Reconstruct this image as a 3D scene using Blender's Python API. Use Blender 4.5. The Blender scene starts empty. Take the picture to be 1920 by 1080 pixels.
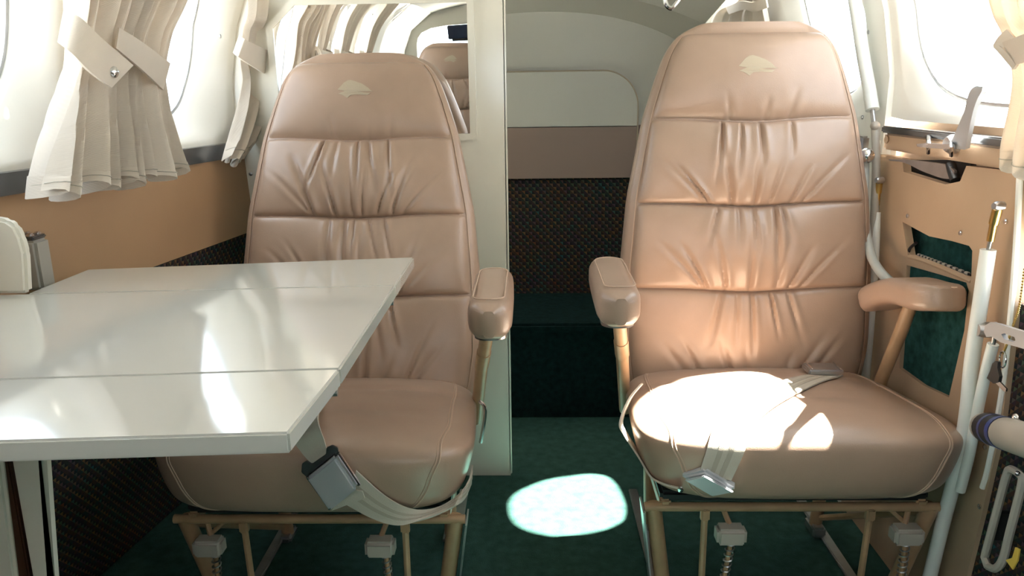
import bpy, bmesh, math, random
import numpy as np
from mathutils import Vector, Matrix
from mathutils.geometry import tessellate_polygon
from mathutils.bvhtree import BVHTree

scene = bpy.context.scene
col = scene.collection
random.seed(4)
PI = math.pi

# ---------------------------------------------------------------- camera
FPX = 1450.0
CAM_H = 1.0
PITCH = math.atan(370 / FPX)
YAW = math.atan(40 / FPX)
ROLL = math.radians(-0.8)
cam_rot = (Matrix.Rotation(YAW, 3, 'Z') @ Matrix.Rotation(PI / 2 - PITCH, 3, 'X')
           @ Matrix.Rotation(ROLL, 3, 'Z'))
cd = bpy.data.cameras.new('camera')
cd.sensor_width = 36.0
cd.lens = FPX * 36.0 / 1920.0
cd.clip_start = 0.02
cam = bpy.data.objects.new('camera', cd)
cam.matrix_world = Matrix.Translation((0, 0, CAM_H)) @ cam_rot.to_4x4()
col.objects.link(cam)
scene.camera = cam
CR = np.array(cam_rot)
CO = np.array([0, 0, CAM_H])

# ---------------------------------------------------------------- world, sun, exposure
wd = bpy.data.worlds.new('sky')
scene.world = wd
wd.use_nodes = True
bg = wd.node_tree.nodes['Background']
bg.inputs[0].default_value = (0.82, 0.915, 1.0, 1)
bg.inputs[1].default_value = 6.5
sd = bpy.data.lights.new('sun', 'SUN')
sd.energy = 140.0
sd.angle = math.radians(0.8)
sd.color = (1.0, 0.94, 0.84)
sun = bpy.data.objects.new('sun', sd)
SUN_TO = Vector((1.0, 0.40, 1.8)).normalized()
sun.rotation_euler = SUN_TO.to_track_quat('Z', 'Y').to_euler()
sun.location = (4, 1, 6)
col.objects.link(sun)
vs = scene.view_settings
vs.view_transform = 'Standard'
vs.look = 'None'
vs.gamma = 1.0
vs.use_curve_mapping = False
vs.exposure = -0.22
scene.cycles.max_bounces = 10
scene.cycles.diffuse_bounces = 6
scene.cycles.use_denoising = True
scene.cycles.sample_clamp_indirect = 20.0


# ---------------------------------------------------------------- pixel -> place helpers
def ray(u, v):
    d = CR @ np.array([(u - 960) / FPX, -(v - 540) / FPX, -1.0])
    return d


def PY(u, v, Y):
    d = ray(u, v)
    return CO + d * (Y / d[1])


def PX(u, v, X):
    d = ray(u, v)
    return CO + d * (X / d[0])


def PZ(u, v, Z):
    d = ray(u, v)
    return CO + d * ((Z - CAM_H) / d[2])


# ---------------------------------------------------------------- materials
MATS = {}


def mat(name, color, rough=0.5, metal=0.0, noise=0.0, nscale=40.0, bump=0.0, bscale=200.0, coat=0.0,
        spec=0.5, sheen=0.0, detail=3.0):
    m = bpy.data.materials.new(name)
    m.use_nodes = True
    nt = m.node_tree
    b = nt.nodes['Principled BSDF']
    b.inputs['Roughness'].default_value = rough
    b.inputs['Metallic'].default_value = metal
    b.inputs['Specular IOR Level'].default_value = spec
    if coat:
        b.inputs['Coat Weight'].default_value = coat
        b.inputs['Coat Roughness'].default_value = 0.08
    if sheen:
        b.inputs['Sheen Weight'].default_value = sheen
    c = (*color, 1)
    tc = nt.nodes.new('ShaderNodeTexCoord')
    if noise:
        n = nt.nodes.new('ShaderNodeTexNoise')
        n.inputs['Scale'].default_value = nscale
        n.inputs['Detail'].default_value = detail
        nt.links.new(tc.outputs['Object'], n.inputs['Vector'])
        r = nt.nodes.new('ShaderNodeValToRGB')
        r.color_ramp.elements[0].position = 0.3
        r.color_ramp.elements[1].position = 0.7
        r.color_ramp.elements[0].color = (*[x * (1 - noise) for x in color], 1)
        r.color_ramp.elements[1].color = (*[min(1, x * (1 + noise)) for x in color], 1)
        nt.links.new(n.outputs[0], r.inputs[0])
        nt.links.new(r.outputs[0], b.inputs['Base Color'])
    else:
        b.inputs['Base Color'].default_value = c
    if bump:
        n2 = nt.nodes.new('ShaderNodeTexNoise')
        n2.inputs['Scale'].default_value = bscale
        n2.inputs['Detail'].default_value = 2
        nt.links.new(tc.outputs['Object'], n2.inputs['Vector'])
        bp = nt.nodes.new('ShaderNodeBump')
        bp.inputs['Strength'].default_value = bump
        bp.inputs['Distance'].default_value = 0.002
        nt.links.new(n2.outputs[0], bp.inputs['Height'])
        nt.links.new(bp.outputs[0], b.inputs['Normal'])
    MATS[name] = m
    return m


def mathn(nt, op, a, b=None):
    n = nt.nodes.new('ShaderNodeMath')
    n.operation = op
    for i, x in enumerate((a, b)):
        if x is None:
            continue
        if isinstance(x, (int, float)):
            n.inputs[i].default_value = x
        else:
            nt.links.new(x, n.inputs[i])
    return n.outputs[0]


def pattern_mat(name, ax, scale=70.0, gain=1.0):
    """woven wall carpet: little triangles of rust, teal, olive and plum on near-black"""
    m = bpy.data.materials.new(name)
    m.use_nodes = True
    nt = m.node_tree
    b = nt.nodes['Principled BSDF']
    b.inputs['Roughness'].default_value = 0.95
    b.inputs['Specular IOR Level'].default_value = 0.1
    tc = nt.nodes.new('ShaderNodeTexCoord')
    sp = nt.nodes.new('ShaderNodeSeparateXYZ')
    nt.links.new(tc.outputs['Object'], sp.inputs[0])
    a = mathn(nt, 'MULTIPLY', sp.outputs[ax], scale)
    c = mathn(nt, 'MULTIPLY', sp.outputs[2], scale)
    fa, fc = mathn(nt, 'FLOOR', a), mathn(nt, 'FLOOR', c)
    ra, rc = mathn(nt, 'SUBTRACT', a, fa), mathn(nt, 'SUBTRACT', c, fc)
    tri = mathn(nt, 'GREATER_THAN', mathn(nt, 'ADD', ra, rc), 1.0)
    par = mathn(nt, 'FLOORED_MODULO', mathn(nt, 'ADD', fa, fc), 2.0)
    cb = nt.nodes.new('ShaderNodeCombineXYZ')
    nt.links.new(fa, cb.inputs[0]); nt.links.new(fc, cb.inputs[1]); nt.links.new(tri, cb.inputs[2])
    wn = nt.nodes.new('ShaderNodeTexWhiteNoise')
    wn.noise_dimensions = '3D'
    nt.links.new(cb.outputs[0], wn.inputs[0])
    # colour drifts in vertical bands
    bn = nt.nodes.new('ShaderNodeTexNoise')
    bn.inputs['Scale'].default_value = 9.0
    nt.links.new(tc.outputs['Object'], bn.inputs['Vector'])
    mixv = mathn(nt, 'ADD', mathn(nt, 'MULTIPLY', wn.outputs[0], 0.55), mathn(nt, 'MULTIPLY', bn.outputs[0], 0.45))
    rp = nt.nodes.new('ShaderNodeValToRGB')
    els = rp.color_ramp.elements
    els[0].position = 0.15; els[0].color = (0.10 * gain, 0.035 * gain, 0.02 * gain, 1)
    els[1].position = 0.85; els[1].color = (0.02 * gain, 0.07 * gain, 0.075 * gain, 1)
    for p, cc in ((0.35, (0.11, 0.07, 0.03)), (0.5, (0.06, 0.035, 0.05)), (0.65, (0.05, 0.065, 0.035))):
        e = els.new(p); e.color = (*[x * gain for x in cc], 1)
    nt.links.new(mixv, rp.inputs[0])
    mx = nt.nodes.new('ShaderNodeMix')
    mx.data_type = 'RGBA'
    sel = mathn(nt, 'SUBTRACT', 0.95, mathn(nt, 'MULTIPLY', mathn(nt, 'ADD', mathn(nt, 'MULTIPLY', par, 0.75), 0.25), mathn(nt, 'ADD', mathn(nt, 'MULTIPLY', tri, 0.65), 0.3)))
    nt.links.new(sel, mx.inputs[0])
    nt.links.new(rp.outputs[0], mx.inputs[6])
    mx.inputs[7].default_value = (0.008 * gain, 0.009 * gain, 0.013 * gain, 1)
    nt.links.new(mx.outputs[2], b.inputs['Base Color'])
    bp = nt.nodes.new('ShaderNodeBump')
    bp.inputs['Strength'].default_value = 0.4
    bp.inputs['Distance'].default_value = 0.002
    nt.links.new(wn.outputs[0], bp.inputs['Height'])
    nt.links.new(bp.outputs[0], b.inputs['Normal'])
    MATS[name] = m
    return m


def fabric_mat(name, color, scale=600.0):
    m = mat(name, color, rough=0.9, noise=0.05, nscale=15, sheen=0.3, spec=0.2)
    nt = m.node_tree
    b = nt.nodes['Principled BSDF']
    tc = nt.nodes.new('ShaderNodeTexCoord')
    sp = nt.nodes.new('ShaderNodeSeparateXYZ')
    nt.links.new(tc.outputs['Object'], sp.inputs[0])
    s1 = mathn(nt, 'SINE', mathn(nt, 'MULTIPLY', sp.outputs[1], scale * 4))
    s2 = mathn(nt, 'SINE', mathn(nt, 'MULTIPLY', sp.outputs[2], scale * 4))
    h = mathn(nt, 'MULTIPLY', s1, s2)
    bp = nt.nodes.new('ShaderNodeBump')
    bp.inputs['Strength'].default_value = 0.18
    bp.inputs['Distance'].default_value = 0.001
    nt.links.new(h, bp.inputs['Height'])
    nt.links.new(bp.outputs[0], b.inputs['Normal'])
    return m


def pane_mat(name, tint=(0.97, 0.99, 1.0)):
    m = bpy.data.materials.new(name)
    m.use_nodes = True
    nt = m.node_tree
    nt.nodes.remove(nt.nodes['Principled BSDF'])
    out = nt.nodes['Material Output']
    t = nt.nodes.new('ShaderNodeBsdfTransparent'); t.inputs[0].default_value = (*tint, 1)
    g = nt.nodes.new('ShaderNodeBsdfGlossy'); g.inputs['Roughness'].default_value = 0.02
    mx = nt.nodes.new('ShaderNodeMixShader'); mx.inputs[0].default_value = 0.06
    nt.links.new(t.outputs[0], mx.inputs[1]); nt.links.new(g.outputs[0], mx.inputs[2])
    nt.links.new(mx.outputs[0], out.inputs[0])
    MATS[name] = m
    return m


mat('leather', (0.385, 0.265, 0.196), rough=0.29, noise=0.05, nscale=14, bump=0.12, bscale=520, spec=0.55)
mat('leather_dark', (0.40, 0.25, 0.17), rough=0.5, bump=0.1, bscale=400)
mat('thread', (0.50, 0.36, 0.27), rough=0.8)
mat('emblem', (0.45, 0.37, 0.27), rough=0.75, bump=0.4, bscale=900)
mat('cream', (0.84, 0.83, 0.78), rough=0.42, noise=0.015, nscale=6)
mat('cream_gloss', (0.69, 0.66, 0.575), rough=0.16, coat=0.5, noise=0.015, nscale=5)
mat('table_top', (0.60, 0.59, 0.545), rough=0.09, coat=0.9, noise=0.012, nscale=8)
mat('headliner', (0.46, 0.45, 0.395), rough=0.75, bump=0.1, bscale=300)
mat('cloth_cream', (0.44, 0.435, 0.39), rough=0.85, bump=0.25, bscale=700)
mat('vinyl_tan', (0.36, 0.215, 0.115), rough=0.5, noise=0.05, nscale=5, bump=0.12, bscale=420)
mat('vinyl_mauve', (0.215, 0.155, 0.125), rough=0.6, bump=0.12, bscale=420)
mat('door_tan', (0.46, 0.325, 0.215), rough=0.5, noise=0.05, nscale=7, bump=0.1, bscale=350)
mat('green_carpet', (0.036, 0.086, 0.072), rough=1.0, noise=0.22, nscale=40, bump=1.0, bscale=420, spec=0.05, detail=8)
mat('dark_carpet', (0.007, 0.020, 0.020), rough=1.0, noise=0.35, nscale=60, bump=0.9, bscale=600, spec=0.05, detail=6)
mat('teal_carpet', (0.022, 0.075, 0.068), rough=1.0, noise=0.35, nscale=60, bump=0.9, bscale=600, spec=0.05)
mat('chrome', (0.72, 0.72, 0.74), rough=0.16, metal=1.0)
mat('steel', (0.50, 0.50, 0.51), rough=0.32, metal=1.0, noise=0.1, nscale=30)
mat('dark_trim', (0.17, 0.175, 0.18), rough=0.25, metal=0.8)
mat('brass', (0.62, 0.42, 0.14), rough=0.28, metal=1.0)
mat('frame_tan', (0.42, 0.265, 0.15), rough=0.42, noise=0.12, nscale=22)
mat('latch_grey', (0.42, 0.38, 0.33), rough=0.42)
mat('webbing', (0.47, 0.43, 0.36), rough=0.75, bump=0.3, bscale=900)
mat('webbing_dark', (0.38, 0.335, 0.27), rough=0.75, bump=0.3, bscale=900)
mat('white_plastic', (0.78, 0.80, 0.77), rough=0.35)
mat('hose_grey', (0.48, 0.50, 0.47), rough=0.5)
mat('black', (0.012, 0.012, 0.013), rough=0.5)
mat('brown_edge', (0.05, 0.018, 0.008), rough=0.35)
mat('grey_box', (0.33, 0.31, 0.27), rough=0.45)
mat('label_blue', (0.02, 0.05, 0.25), rough=0.3)
mat('label_white', (0.6, 0.62, 0.65), rough=0.4)
mat('yellow_tag', (0.75, 0.50, 0.08), rough=0.5)
mat('visor_blue', (0.02, 0.035, 0.07), rough=0.2)
mat('mirror_glass', (0.93, 0.93, 0.92), rough=0.0, metal=1.0)
mat('tarmac', (0.38, 0.37, 0.35), rough=0.9, noise=0.1, nscale=2)
mat('piping', (0.32, 0.27, 0.20), rough=0.7)
mat('satin', (0.47, 0.48, 0.50), rough=0.34, metal=0.3)
mat('groove', (0.13, 0.10, 0.07), rough=0.8)
pattern_mat('pattern_x', 0, 85.0, 0.9)
pattern_mat('pattern_y', 1, 105.0, 1.35)
fabric_mat('curtain', (0.74, 0.665, 0.58))
_nt = MATS['curtain'].node_tree
_tl = _nt.nodes.new('ShaderNodeBsdfTranslucent'); _tl.inputs[0].default_value = (0.72, 0.64, 0.54, 1)
_mx = _nt.nodes.new('ShaderNodeMixShader'); _mx.inputs[0].default_value = 0.22
_nt.links.new(_nt.nodes['Principled BSDF'].outputs[0], _mx.inputs[1]); _nt.links.new(_tl.outputs[0], _mx.inputs[2])
_nt.links.new(_mx.outputs[0], _nt.nodes['Material Output'].inputs[0])
pane_mat('pane')


# ---------------------------------------------------------------- mesh helpers
def link_mesh(name, V, F, material, smooth=True):
    me = bpy.data.meshes.new(name)
    me.from_pydata([tuple(map(float, p)) for p in V], [], [tuple(int(i) for i in f) for f in F])
    bm = bmesh.new(); bm.from_mesh(me)
    bmesh.ops.recalc_face_normals(bm, faces=bm.faces[:])
    bm.to_mesh(me); bm.free()
    if smooth:
        me.polygons.foreach_set('use_smooth', [True] * len(me.polygons))
        try:
            me.set_sharp_from_angle(angle=math.radians(40))
        except Exception:
            pass
    me.update()
    me.materials.append(MATS[material])
    o = bpy.data.objects.new(name, me)
    col.objects.link(o)
    return o


def setp(o, label=None, cat=None, group=None, kind=None):
    if label: o['label'] = label
    if cat: o['category'] = cat
    if group: o['group'] = group
    if kind: o['kind'] = kind
    return o


class Thing:
    """an Empty at the base of a thing; parts come in world coordinates"""
    def __init__(self, name, loc=(0, 0, 0), label=None, cat=None, group=None, kind=None, rotz=0.0, local=False):
        self.o = bpy.data.objects.new(name, None)
        self.o.empty_display_size = 0.05
        self.o.location = loc
        self.o.rotation_euler = (0, 0, rotz)
        col.objects.link(self.o)
        self.loc = np.zeros(3) if local else np.array(loc, float)
        setp(self.o, label, cat, group, kind)

    def part(self, name, VF, material, under=None, smooth=True, label=None, kind=None):
        V, F = VF
        V = np.asarray(V, float) - self.loc
        o = link_mesh(name, V, F, material, smooth)
        o.parent = under if under is not None else self.o
        if label: o['label'] = label
        if kind: o['kind'] = kind
        return o


def single(name, VF, material, label=None, cat=None, group=None, kind=None, smooth=True):
    V, F = VF
    V = np.asarray(V, float)
    c = np.array([(V[:, 0].min() + V[:, 0].max()) / 2, (V[:, 1].min() + V[:, 1].max()) / 2, V[:, 2].min()])
    if kind == 'structure':
        c = np.zeros(3)
    o = link_mesh(name, V - c, F, material, smooth)
    o.location = c
    return setp(o, label, cat, group, kind)


def join(*vfs):
    V, F = [], []
    for v, f in vfs:
        n = len(V)
        V.extend([np.asarray(p, float) for p in v])
        F.extend([tuple(i + n for i in q) for q in f])
    return np.array(V), F


def grid_faces(n, m, close_n=False, close_m=False):
    F = []
    for i in range(n if close_n else n - 1):
        i2 = (i + 1) % n
        for j in range(m if close_m else m - 1):
            j2 = (j + 1) % m
            F.append((i * m + j, i2 * m + j, i2 * m + j2, i * m + j2))
    return F


def catmull(P, k=8):
    P = [np.asarray(p, float) for p in P]
    if len(P) < 3:
        return np.array([P[0] + (P[-1] - P[0]) * t for t in np.linspace(0, 1, k + 1)])
    Q = [2 * P[0] - P[1]] + P + [2 * P[-1] - P[-2]]
    out = []
    for i in range(1, len(Q) - 2):
        p0, p1, p2, p3 = Q[i - 1], Q[i], Q[i + 1], Q[i + 2]
        for t in np.linspace(0, 1, k, endpoint=False):
            out.append(0.5 * (2 * p1 + (p2 - p0) * t + (2 * p0 - 5 * p1 + 4 * p2 - p3) * t * t
                              + (3 * p1 - p0 - 3 * p2 + p3) * t ** 3))
    out.append(P[-1])
    return np.array(out)


def nrm(v):
    return v / (np.linalg.norm(v) + 1e-12)


def tube(P, r, n=10, smooth_k=0, closed=False):
    P = np.asarray(P, float)
    if smooth_k:
        P = catmull(P, smooth_k)
    m = len(P)
    R = np.full(m, r) if np.isscalar(r) else np.interp(np.linspace(0, 1, m), np.linspace(0, 1, len(r)), r)
    V = []
    up = None
    for i in range(m):
        a, b = P[max(0, i - 1)], P[min(m - 1, i + 1)]
        if closed:
            a, b = P[(i - 1) % m], P[(i + 1) % m]
        t = nrm(b - a)
        if up is None:
            up = np.array([0, 0, 1.0]) if abs(t[2]) < 0.9 else np.array([1.0, 0, 0])
        s = nrm(np.cross(t, up)); up = nrm(np.cross(s, t))
        for k in range(n):
            an = 2 * PI * k / n
            V.append(P[i] + R[i] * (math.cos(an) * s + math.sin(an) * up))
    F = grid_faces(m, n, closed, True)
    if not closed:
        F.append(tuple(range(n))[::-1]); F.append(tuple((m - 1) * n + k for k in range(n)))
    return np.array(V), F


def sweep(P, prof, up=(0, 0, 1), smooth_k=0, scale=None):
    """2-D profile (list of (side, up)) along a path; scale: per-path factor list"""
    P = np.asarray(P, float)
    if smooth_k:
        P = catmull(P, smooth_k)
    m, n = len(P), len(prof)
    S = np.ones(m) if scale is None else np.interp(np.linspace(0, 1, m), np.linspace(0, 1, len(scale)), scale)
    V = []
    for i in range(m):
        t = nrm(P[min(m - 1, i + 1)] - P[max(0, i - 1)])
        s = nrm(np.cross(t, np.array(up, float))); w = np.cross(s, t)
        for a, b in prof:
            V.append(P[i] + S[i] * (a * s + b * w))
    F = grid_faces(m, n, False, True)
    F.append(tuple(range(n))[::-1]); F.append(tuple((m - 1) * n + k for k in range(n)))
    return np.array(V), F


def rrect(w, h, r, k=5):
    out = []
    for cx, cy, a0 in ((w / 2 - r, h / 2 - r, 0), (-w / 2 + r, h / 2 - r, 90), (-w / 2 + r, -h / 2 + r, 180), (w / 2 - r, -h / 2 + r, 270)):
        for i in range(k + 1):
            a = math.radians(a0 + 90 * i / k)
            out.append((cx + r * math.cos(a), cy + r * math.sin(a)))
    return out


def frame_of(o, ex, ez):
    ex = nrm(np.asarray(ex, float)); ez = np.asarray(ez, float); ez = nrm(ez - ex * np.dot(ex, ez))
    return np.asarray(o, float), ex, ez, np.cross(ex, ez)


def box(c, size, R=None, bev=0.003, seg=2):
    bm = bmesh.new()
    bmesh.ops.create_cube(bm, size=1.0)
    for v in bm.verts:
        v.co = Vector((v.co.x * size[0], v.co.y * size[1], v.co.z * size[2]))
    if bev:
        bmesh.ops.bevel(bm, geom=bm.edges[:], offset=bev, segments=seg, affect='EDGES')
    bm.verts.index_update()
    V = np.array([v.co[:] for v in bm.verts]); F = [tuple(v.index for v in f.verts) for f in bm.faces]
    bm.free()
    if R is not None:
        V = V @ np.asarray(R, float).T
    return V + np.asarray(c, float), F


def axes(ex, ez):
    _, a, c, b = frame_of((0, 0, 0), ex, ez)
    return np.array([a, -b, c]).T          # columns ex, ey, ez


def plate(outer, holes, O, ex, ey, th, n=None):
    """flat plate: 2-D outline with holes in the frame O, ex, ey; thickness th along n"""
    O, ex, ey = (np.asarray(x, float) for x in (O, ex, ey))
    if n is None:
        n = np.cross(ex, ey)
    n = nrm(np.asarray(n, float))
    loops = [list(outer)] + [list(h) for h in holes]
    tris = tessellate_polygon([[Vector((p[0], p[1], 0)) for p in L] for L in loops])
    pts = [p for L in loops for p in L]
    N = len(pts)
    V = [O + ex * p[0] + ey * p[1] for p in pts] + [O + ex * p[0] + ey * p[1] + n * th for p in pts]
    F = []
    for t in tris:
        F.append(tuple(t)); F.append(tuple(i + N for i in t[::-1]))
    k = 0
    for L in loops:
        m = len(L)
        for i in range(m):
            j = (i + 1) % m
            F.append((k + i, k + j, k + j + N, k + i + N))
        k += m
    return np.array(V), F


def poly3(pts, n, th):
    """extrude a planar 3-D outline along n"""
    pts = [np.asarray(p, float) for p in pts]
    O = pts[0]; n = nrm(np.asarray(n, float))
    ex = nrm((pts[1] - O) - n * np.dot(pts[1] - O, n)); ey = np.cross(n, ex)
    return plate([(np.dot(p - O, ex), np.dot(p - O, ey)) for p in pts], [], O, ex, ey, th, n)


def lathe(prof, O, axis, n=20):
    """prof: (radius, along) list"""
    axis = nrm(np.asarray(axis, float)); O = np.asarray(O, float)
    a = nrm(np.cross(axis, (0, 0, 1.0) if abs(axis[2]) < 0.9 else (1.0, 0, 0))); b = np.cross(axis, a)
    V = []
    for r, h in prof:
        for k in range(n):
            an = 2 * PI * k / n
            V.append(O + axis * h + max(r, 1e-5) * (math.cos(an) * a + math.sin(an) * b))
    F = grid_faces(len(prof), n, False, True)
    F.append(tuple(range(n))[::-1]); F.append(tuple((len(prof) - 1) * n + k for k in range(n)))
    return np.array(V), F


def ball(c, r, n=16):
    prof = [(r * math.sin(t), -r * math.cos(t)) for t in np.linspace(0.02, PI - 0.02, 10)]
    return lathe(prof, c, (0, 0, 1), n)


def strip(A, B, th, k=6, n=(0, -1, 0)):
    """ribbon between two edge polylines"""
    A, B = catmull(A, k), catmull(B, k)
    m = len(A)
    V = []
    for i in range(m):
        t = A[min(m - 1, i + 1)] - A[max(0, i - 1)] + B[min(m - 1, i + 1)] - B[max(0, i - 1)]
        q = nrm(np.cross(t, B[i] - A[i]))
        V += [A[i] + q * th / 2, B[i] + q * th / 2, B[i] - q * th / 2, A[i] - q * th / 2]
    F = grid_faces(m, 4, False, True)
    F.append((0, 1, 2, 3)); k4 = (m - 1) * 4; F.append((k4, k4 + 1, k4 + 2, k4 + 3))
    return np.array(V), F


def rounded_body(size, p=6.0, n=14, deform=None):
    """rounded block: cube sphere with a p-norm"""
    V, F = [], []
    g = np.linspace(-1, 1, n + 1)
    g = np.sign(g) * np.abs(g) ** 0.8
    for ax in range(3):
        for sgn in (-1, 1):
            base = len(V)
            for i in range(n + 1):
                for j in range(n + 1):
                    q = [0, 0, 0]; q[ax] = sgn; q[(ax + 1) % 3] = g[i]; q[(ax + 2) % 3] = g[j]
                    V.append(q)
            for i in range(n):
                for j in range(n):
                    a = base + i * (n + 1) + j
                    F.append((a, a + 1, a + n + 2, a + n + 1))
    V = np.array(V, float)
    V = body_map(V, size, p, deform)
    # weld
    key = {}
    idx = []
    out = []
    for v in V:
        k = tuple(np.round(v, 6))
        if k not in key:
            key[k] = len(out); out.append(v)
        idx.append(key[k])
    F = [tuple(idx[i] for i in f) for f in F]
    return np.array(out), F


def body_map(Q, size, p, deform):
    Q = np.asarray(Q, float)
    Q = Q / (np.sum(np.abs(Q) ** p, axis=1) ** (1 / p))[:, None]
    if deform is not None:
        return deform(Q)
    return Q * np.array(size) / 2


# ================================================================ the cabin shell
YF, YB = -1.9, 2.66          # windscreen end and aft wall
YBULK = 1.885                # partition behind the left seat


def taper(Y):
    return 0.14 * (np.maximum(Y, 0.5) - 1.5)


PROF_Z = [0.0, 0.67, 0.86, 1.02, 1.15, 1.28, 1.36, 1.42]
PROF_X = [-0.93, -0.757, -0.765, -0.765, -0.742, -0.69, -0.62, -0.50]
XC = 0.03                    # cabin centre line


def XL(Y, z):
    return np.interp(z, PROF_Z, PROF_X) + taper(Y)


PROF_XR = [0.77, 0.77, 0.77, 0.77, 0.745, 0.70, 0.64, 0.53]


def XR(Y, z):
    return np.interp(z, PROF_Z, PROF_XR) - 0.11 * (np.maximum(Y, 1.72) - 1.72) / 1.0


def onwall(u, v, off, side=-1):
    """point on the side wall, moved off metres into the cabin"""
    X = side * 0.72
    for _ in range(14):
        p = PX(u, v, X)
        X = (XL(p[1], p[2]) + off) if side < 0 else (XR(p[1], p[2]) - off)
    return PX(u, v, X)


floor_v = [(-1.1, YF, 0), (1.1, YF, 0), (1.1, YB + .1, 0), (-1.1, YB + .1, 0)]
single('floor', poly3(floor_v, (0, 0, -1), 0.03), 'green_carpet', kind='structure', smooth=False)
single('ground', poly3([(-40, -40, -0.95), (40, -40, -0.95), (40, 40, -0.95), (-40, 40, -0.95)], (0, 0, -1), 0.1), 'tarmac', kind='structure', smooth=False)


def band(fx, ys, zs, th=0.0, side=-1):
    """strip of side wall between heights zs along ys"""
    V = [(fx(y, z) + th * (-side), y, z) for y in ys for z in zs]
    V2 = [(fx(y, z) + 0.012 * side, y, z) for y in ys for z in zs]
    n, m = len(ys), len(zs)
    F = grid_faces(n, m)
    F2 = [tuple(i + n * m for i in f[::-1]) for f in F]
    E = []
    for i in range(n - 1):
        E += [(i * m, (i + 1) * m, (i + 1) * m + n * m, i * m + n * m),
              (i * m + m - 1, (i + 1) * m + m - 1, (i + 1) * m + m - 1 + n * m, i * m + m - 1 + n * m)]
    for j in range(m - 1):
        E += [(j, j + 1, j + 1 + n * m, j + n * m)]
        b = (n - 1) * m
        E += [(b + j, b + j + 1, b + j + 1 + n * m, b + j + n * m)]
    return np.array(V + V2), F + F2 + E


def window_cell(fx, side, y0, y1, z0, z1, cy, cz, hy, hz, power=3.0, n=72, dish=0.045):
    """wall panel with a dished, round-cornered window opening"""
    V = []
    def add(y, z, out):
        V.append((fx(y, z) + out * side, y, z))
    def se(k, ay, az, pw):
        a = 2 * PI * k / n
        c, s = math.cos(a), math.sin(a)
        r = (abs(c) ** pw + abs(s) ** pw) ** (-1 / pw)
        return cy + ay * r * c, cz + az * r * s
    def rect(k):
        a = 2 * PI * k / n
        c, s = math.cos(a) * hy, math.sin(a) * hz
        t = min(((y1 - cy) / c if c > 1e-9 else 1e9), ((y0 - cy) / c if c < -1e-9 else 1e9),
                ((z1 - cz) / s if s > 1e-9 else 1e9), ((z0 - cz) / s if s < -1e-9 else 1e9))
        return cy + c * t, cz + s * t
    my, mz = min(y1 - cy, cy - y0) - 0.012, min(z1 - cz, cz - z0) - 0.012
    rings = []
    for k in range(n): add(*rect(k), 0.0)
    for k in range(n): add(*se(k, my, mz, 7.0), 0.0)
    for k in range(n): add(*se(k, my - 0.007, mz - 0.007, 7.0), 0.003)
    for k in range(n): add(*se(k, (my + hy) / 2, (mz + hz) / 2, 4.2), 0.003 + dish * 0.35)
    for k in range(n): add(*se(k, hy + 0.006, hz + 0.006, power), dish)
    for k in range(n): add(*se(k, hy, hz, power), dish + 0.006)
    for k in range(n): add(*se(k, hy - 0.004, hz - 0.004, power), dish + 0.03)
    F = grid_faces(7, n, False, True)
    Vp = [(fx(*[se(k, hy + .004, hz + .004, power)[i] for i in (0, 1)]) + (dish + 0.028) * side, *se(k, hy + .004, hz + .004, power)) for k in range(n)]
    Vq = [(x + 0.003 * side, y, z) for x, y, z in Vp]
    P = (np.array(Vp + Vq), [tuple(range(n)), tuple(range(2 * n - 1, n - 1, -1))] + [(k, (k + 1) % n, n + (k + 1) % n, n + k) for k in range(n)])
    ringV = [(fx(*se(k, hy + e, hz + e, power)) + (dish + d) * side, *se(k, hy + e, hz + e, power)) for e, d in ((0.001, 0.012), (-0.007, 0.012), (-0.007, 0.026), (0.001, 0.026)) for k in range(n)]
    G = (np.array(ringV), grid_faces(4, n, True, True))
    return (np.array(V), F), P, G


Z_SILL, Z_UP = 0.885, 1.42
wl = Thing('wall_left', (0, 0, 0), kind='structure')
lw = [(1.335, 1.90, 1.605, 0.205), (0.76, 1.335, 1.055, 0.23), (0.24, 0.76, 0.47, 0.17), (-0.28, 0.24, -0.04, 0.18), (-1.0, -0.28, -0.62, 0.22)]
for i, (y0, y1, cy, hy) in enumerate(lw):
    panel, pane, gasket = window_cell(XL, -1, y0, y1, Z_SILL, Z_UP - 0.02, cy, 1.135, hy, 0.195, 2.7)
    wl.part('window_panel', panel, 'cream')
    w = Thing('window_%d' % (i + 1), (XL(cy, 1.1), cy, 0.93), kind='structure')
    w.part('pane', pane, 'pane', smooth=False)
    w.part('gasket', gasket, 'steel')
ys = list(np.linspace(YF, YBULK + 0.02, 12))
wl.part('side_panel', band(XL, [YF, -1.0], [Z_SILL, 1.0, 1.15, 1.28, 1.4]), 'cream')
wl.part('tan_panel', band(XL, ys, [0.672, 0.75, 0.86], 0.012), 'vinyl_tan')
wl.part('carpet_panel', band(XL, ys, [0.0, 0.3, 0.68], 0.004), 'pattern_y')
single('trim_1', band(XL, ys, [0.856, 0.872, 0.89], 0.018), 'dark_trim', kind='structure')
# aft of the partition the left side is only a plain lining
wl.part('aft_lining', band(XL, [YBULK + 0.012, YB + 0.02], [0.0, 0.67, 0.86, 1.15, 1.28, 1.4]), 'cream')

# ceiling
Zc = [1.39, 1.40, 1.42]


def ceil_pt(y, a):
    """a from -1 (left) to 1 (right)"""
    xl, xr = XL(y, 1.39) - 0.015, XR(y, 1.39) + 0.015
    x = xl + (xr - xl) * (a + 1) / 2
    # the lining comes down towards the aft wall
    k = np.clip((y - 1.75) / 0.9, 0, 1)
    zt = 1.39 + 0.085 * (1 - abs(a) ** 2.4) * (1 - k) - k * (0.155 + 0.10 * abs(a) ** 2.2)
    return np.array([x, y, zt])


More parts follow.
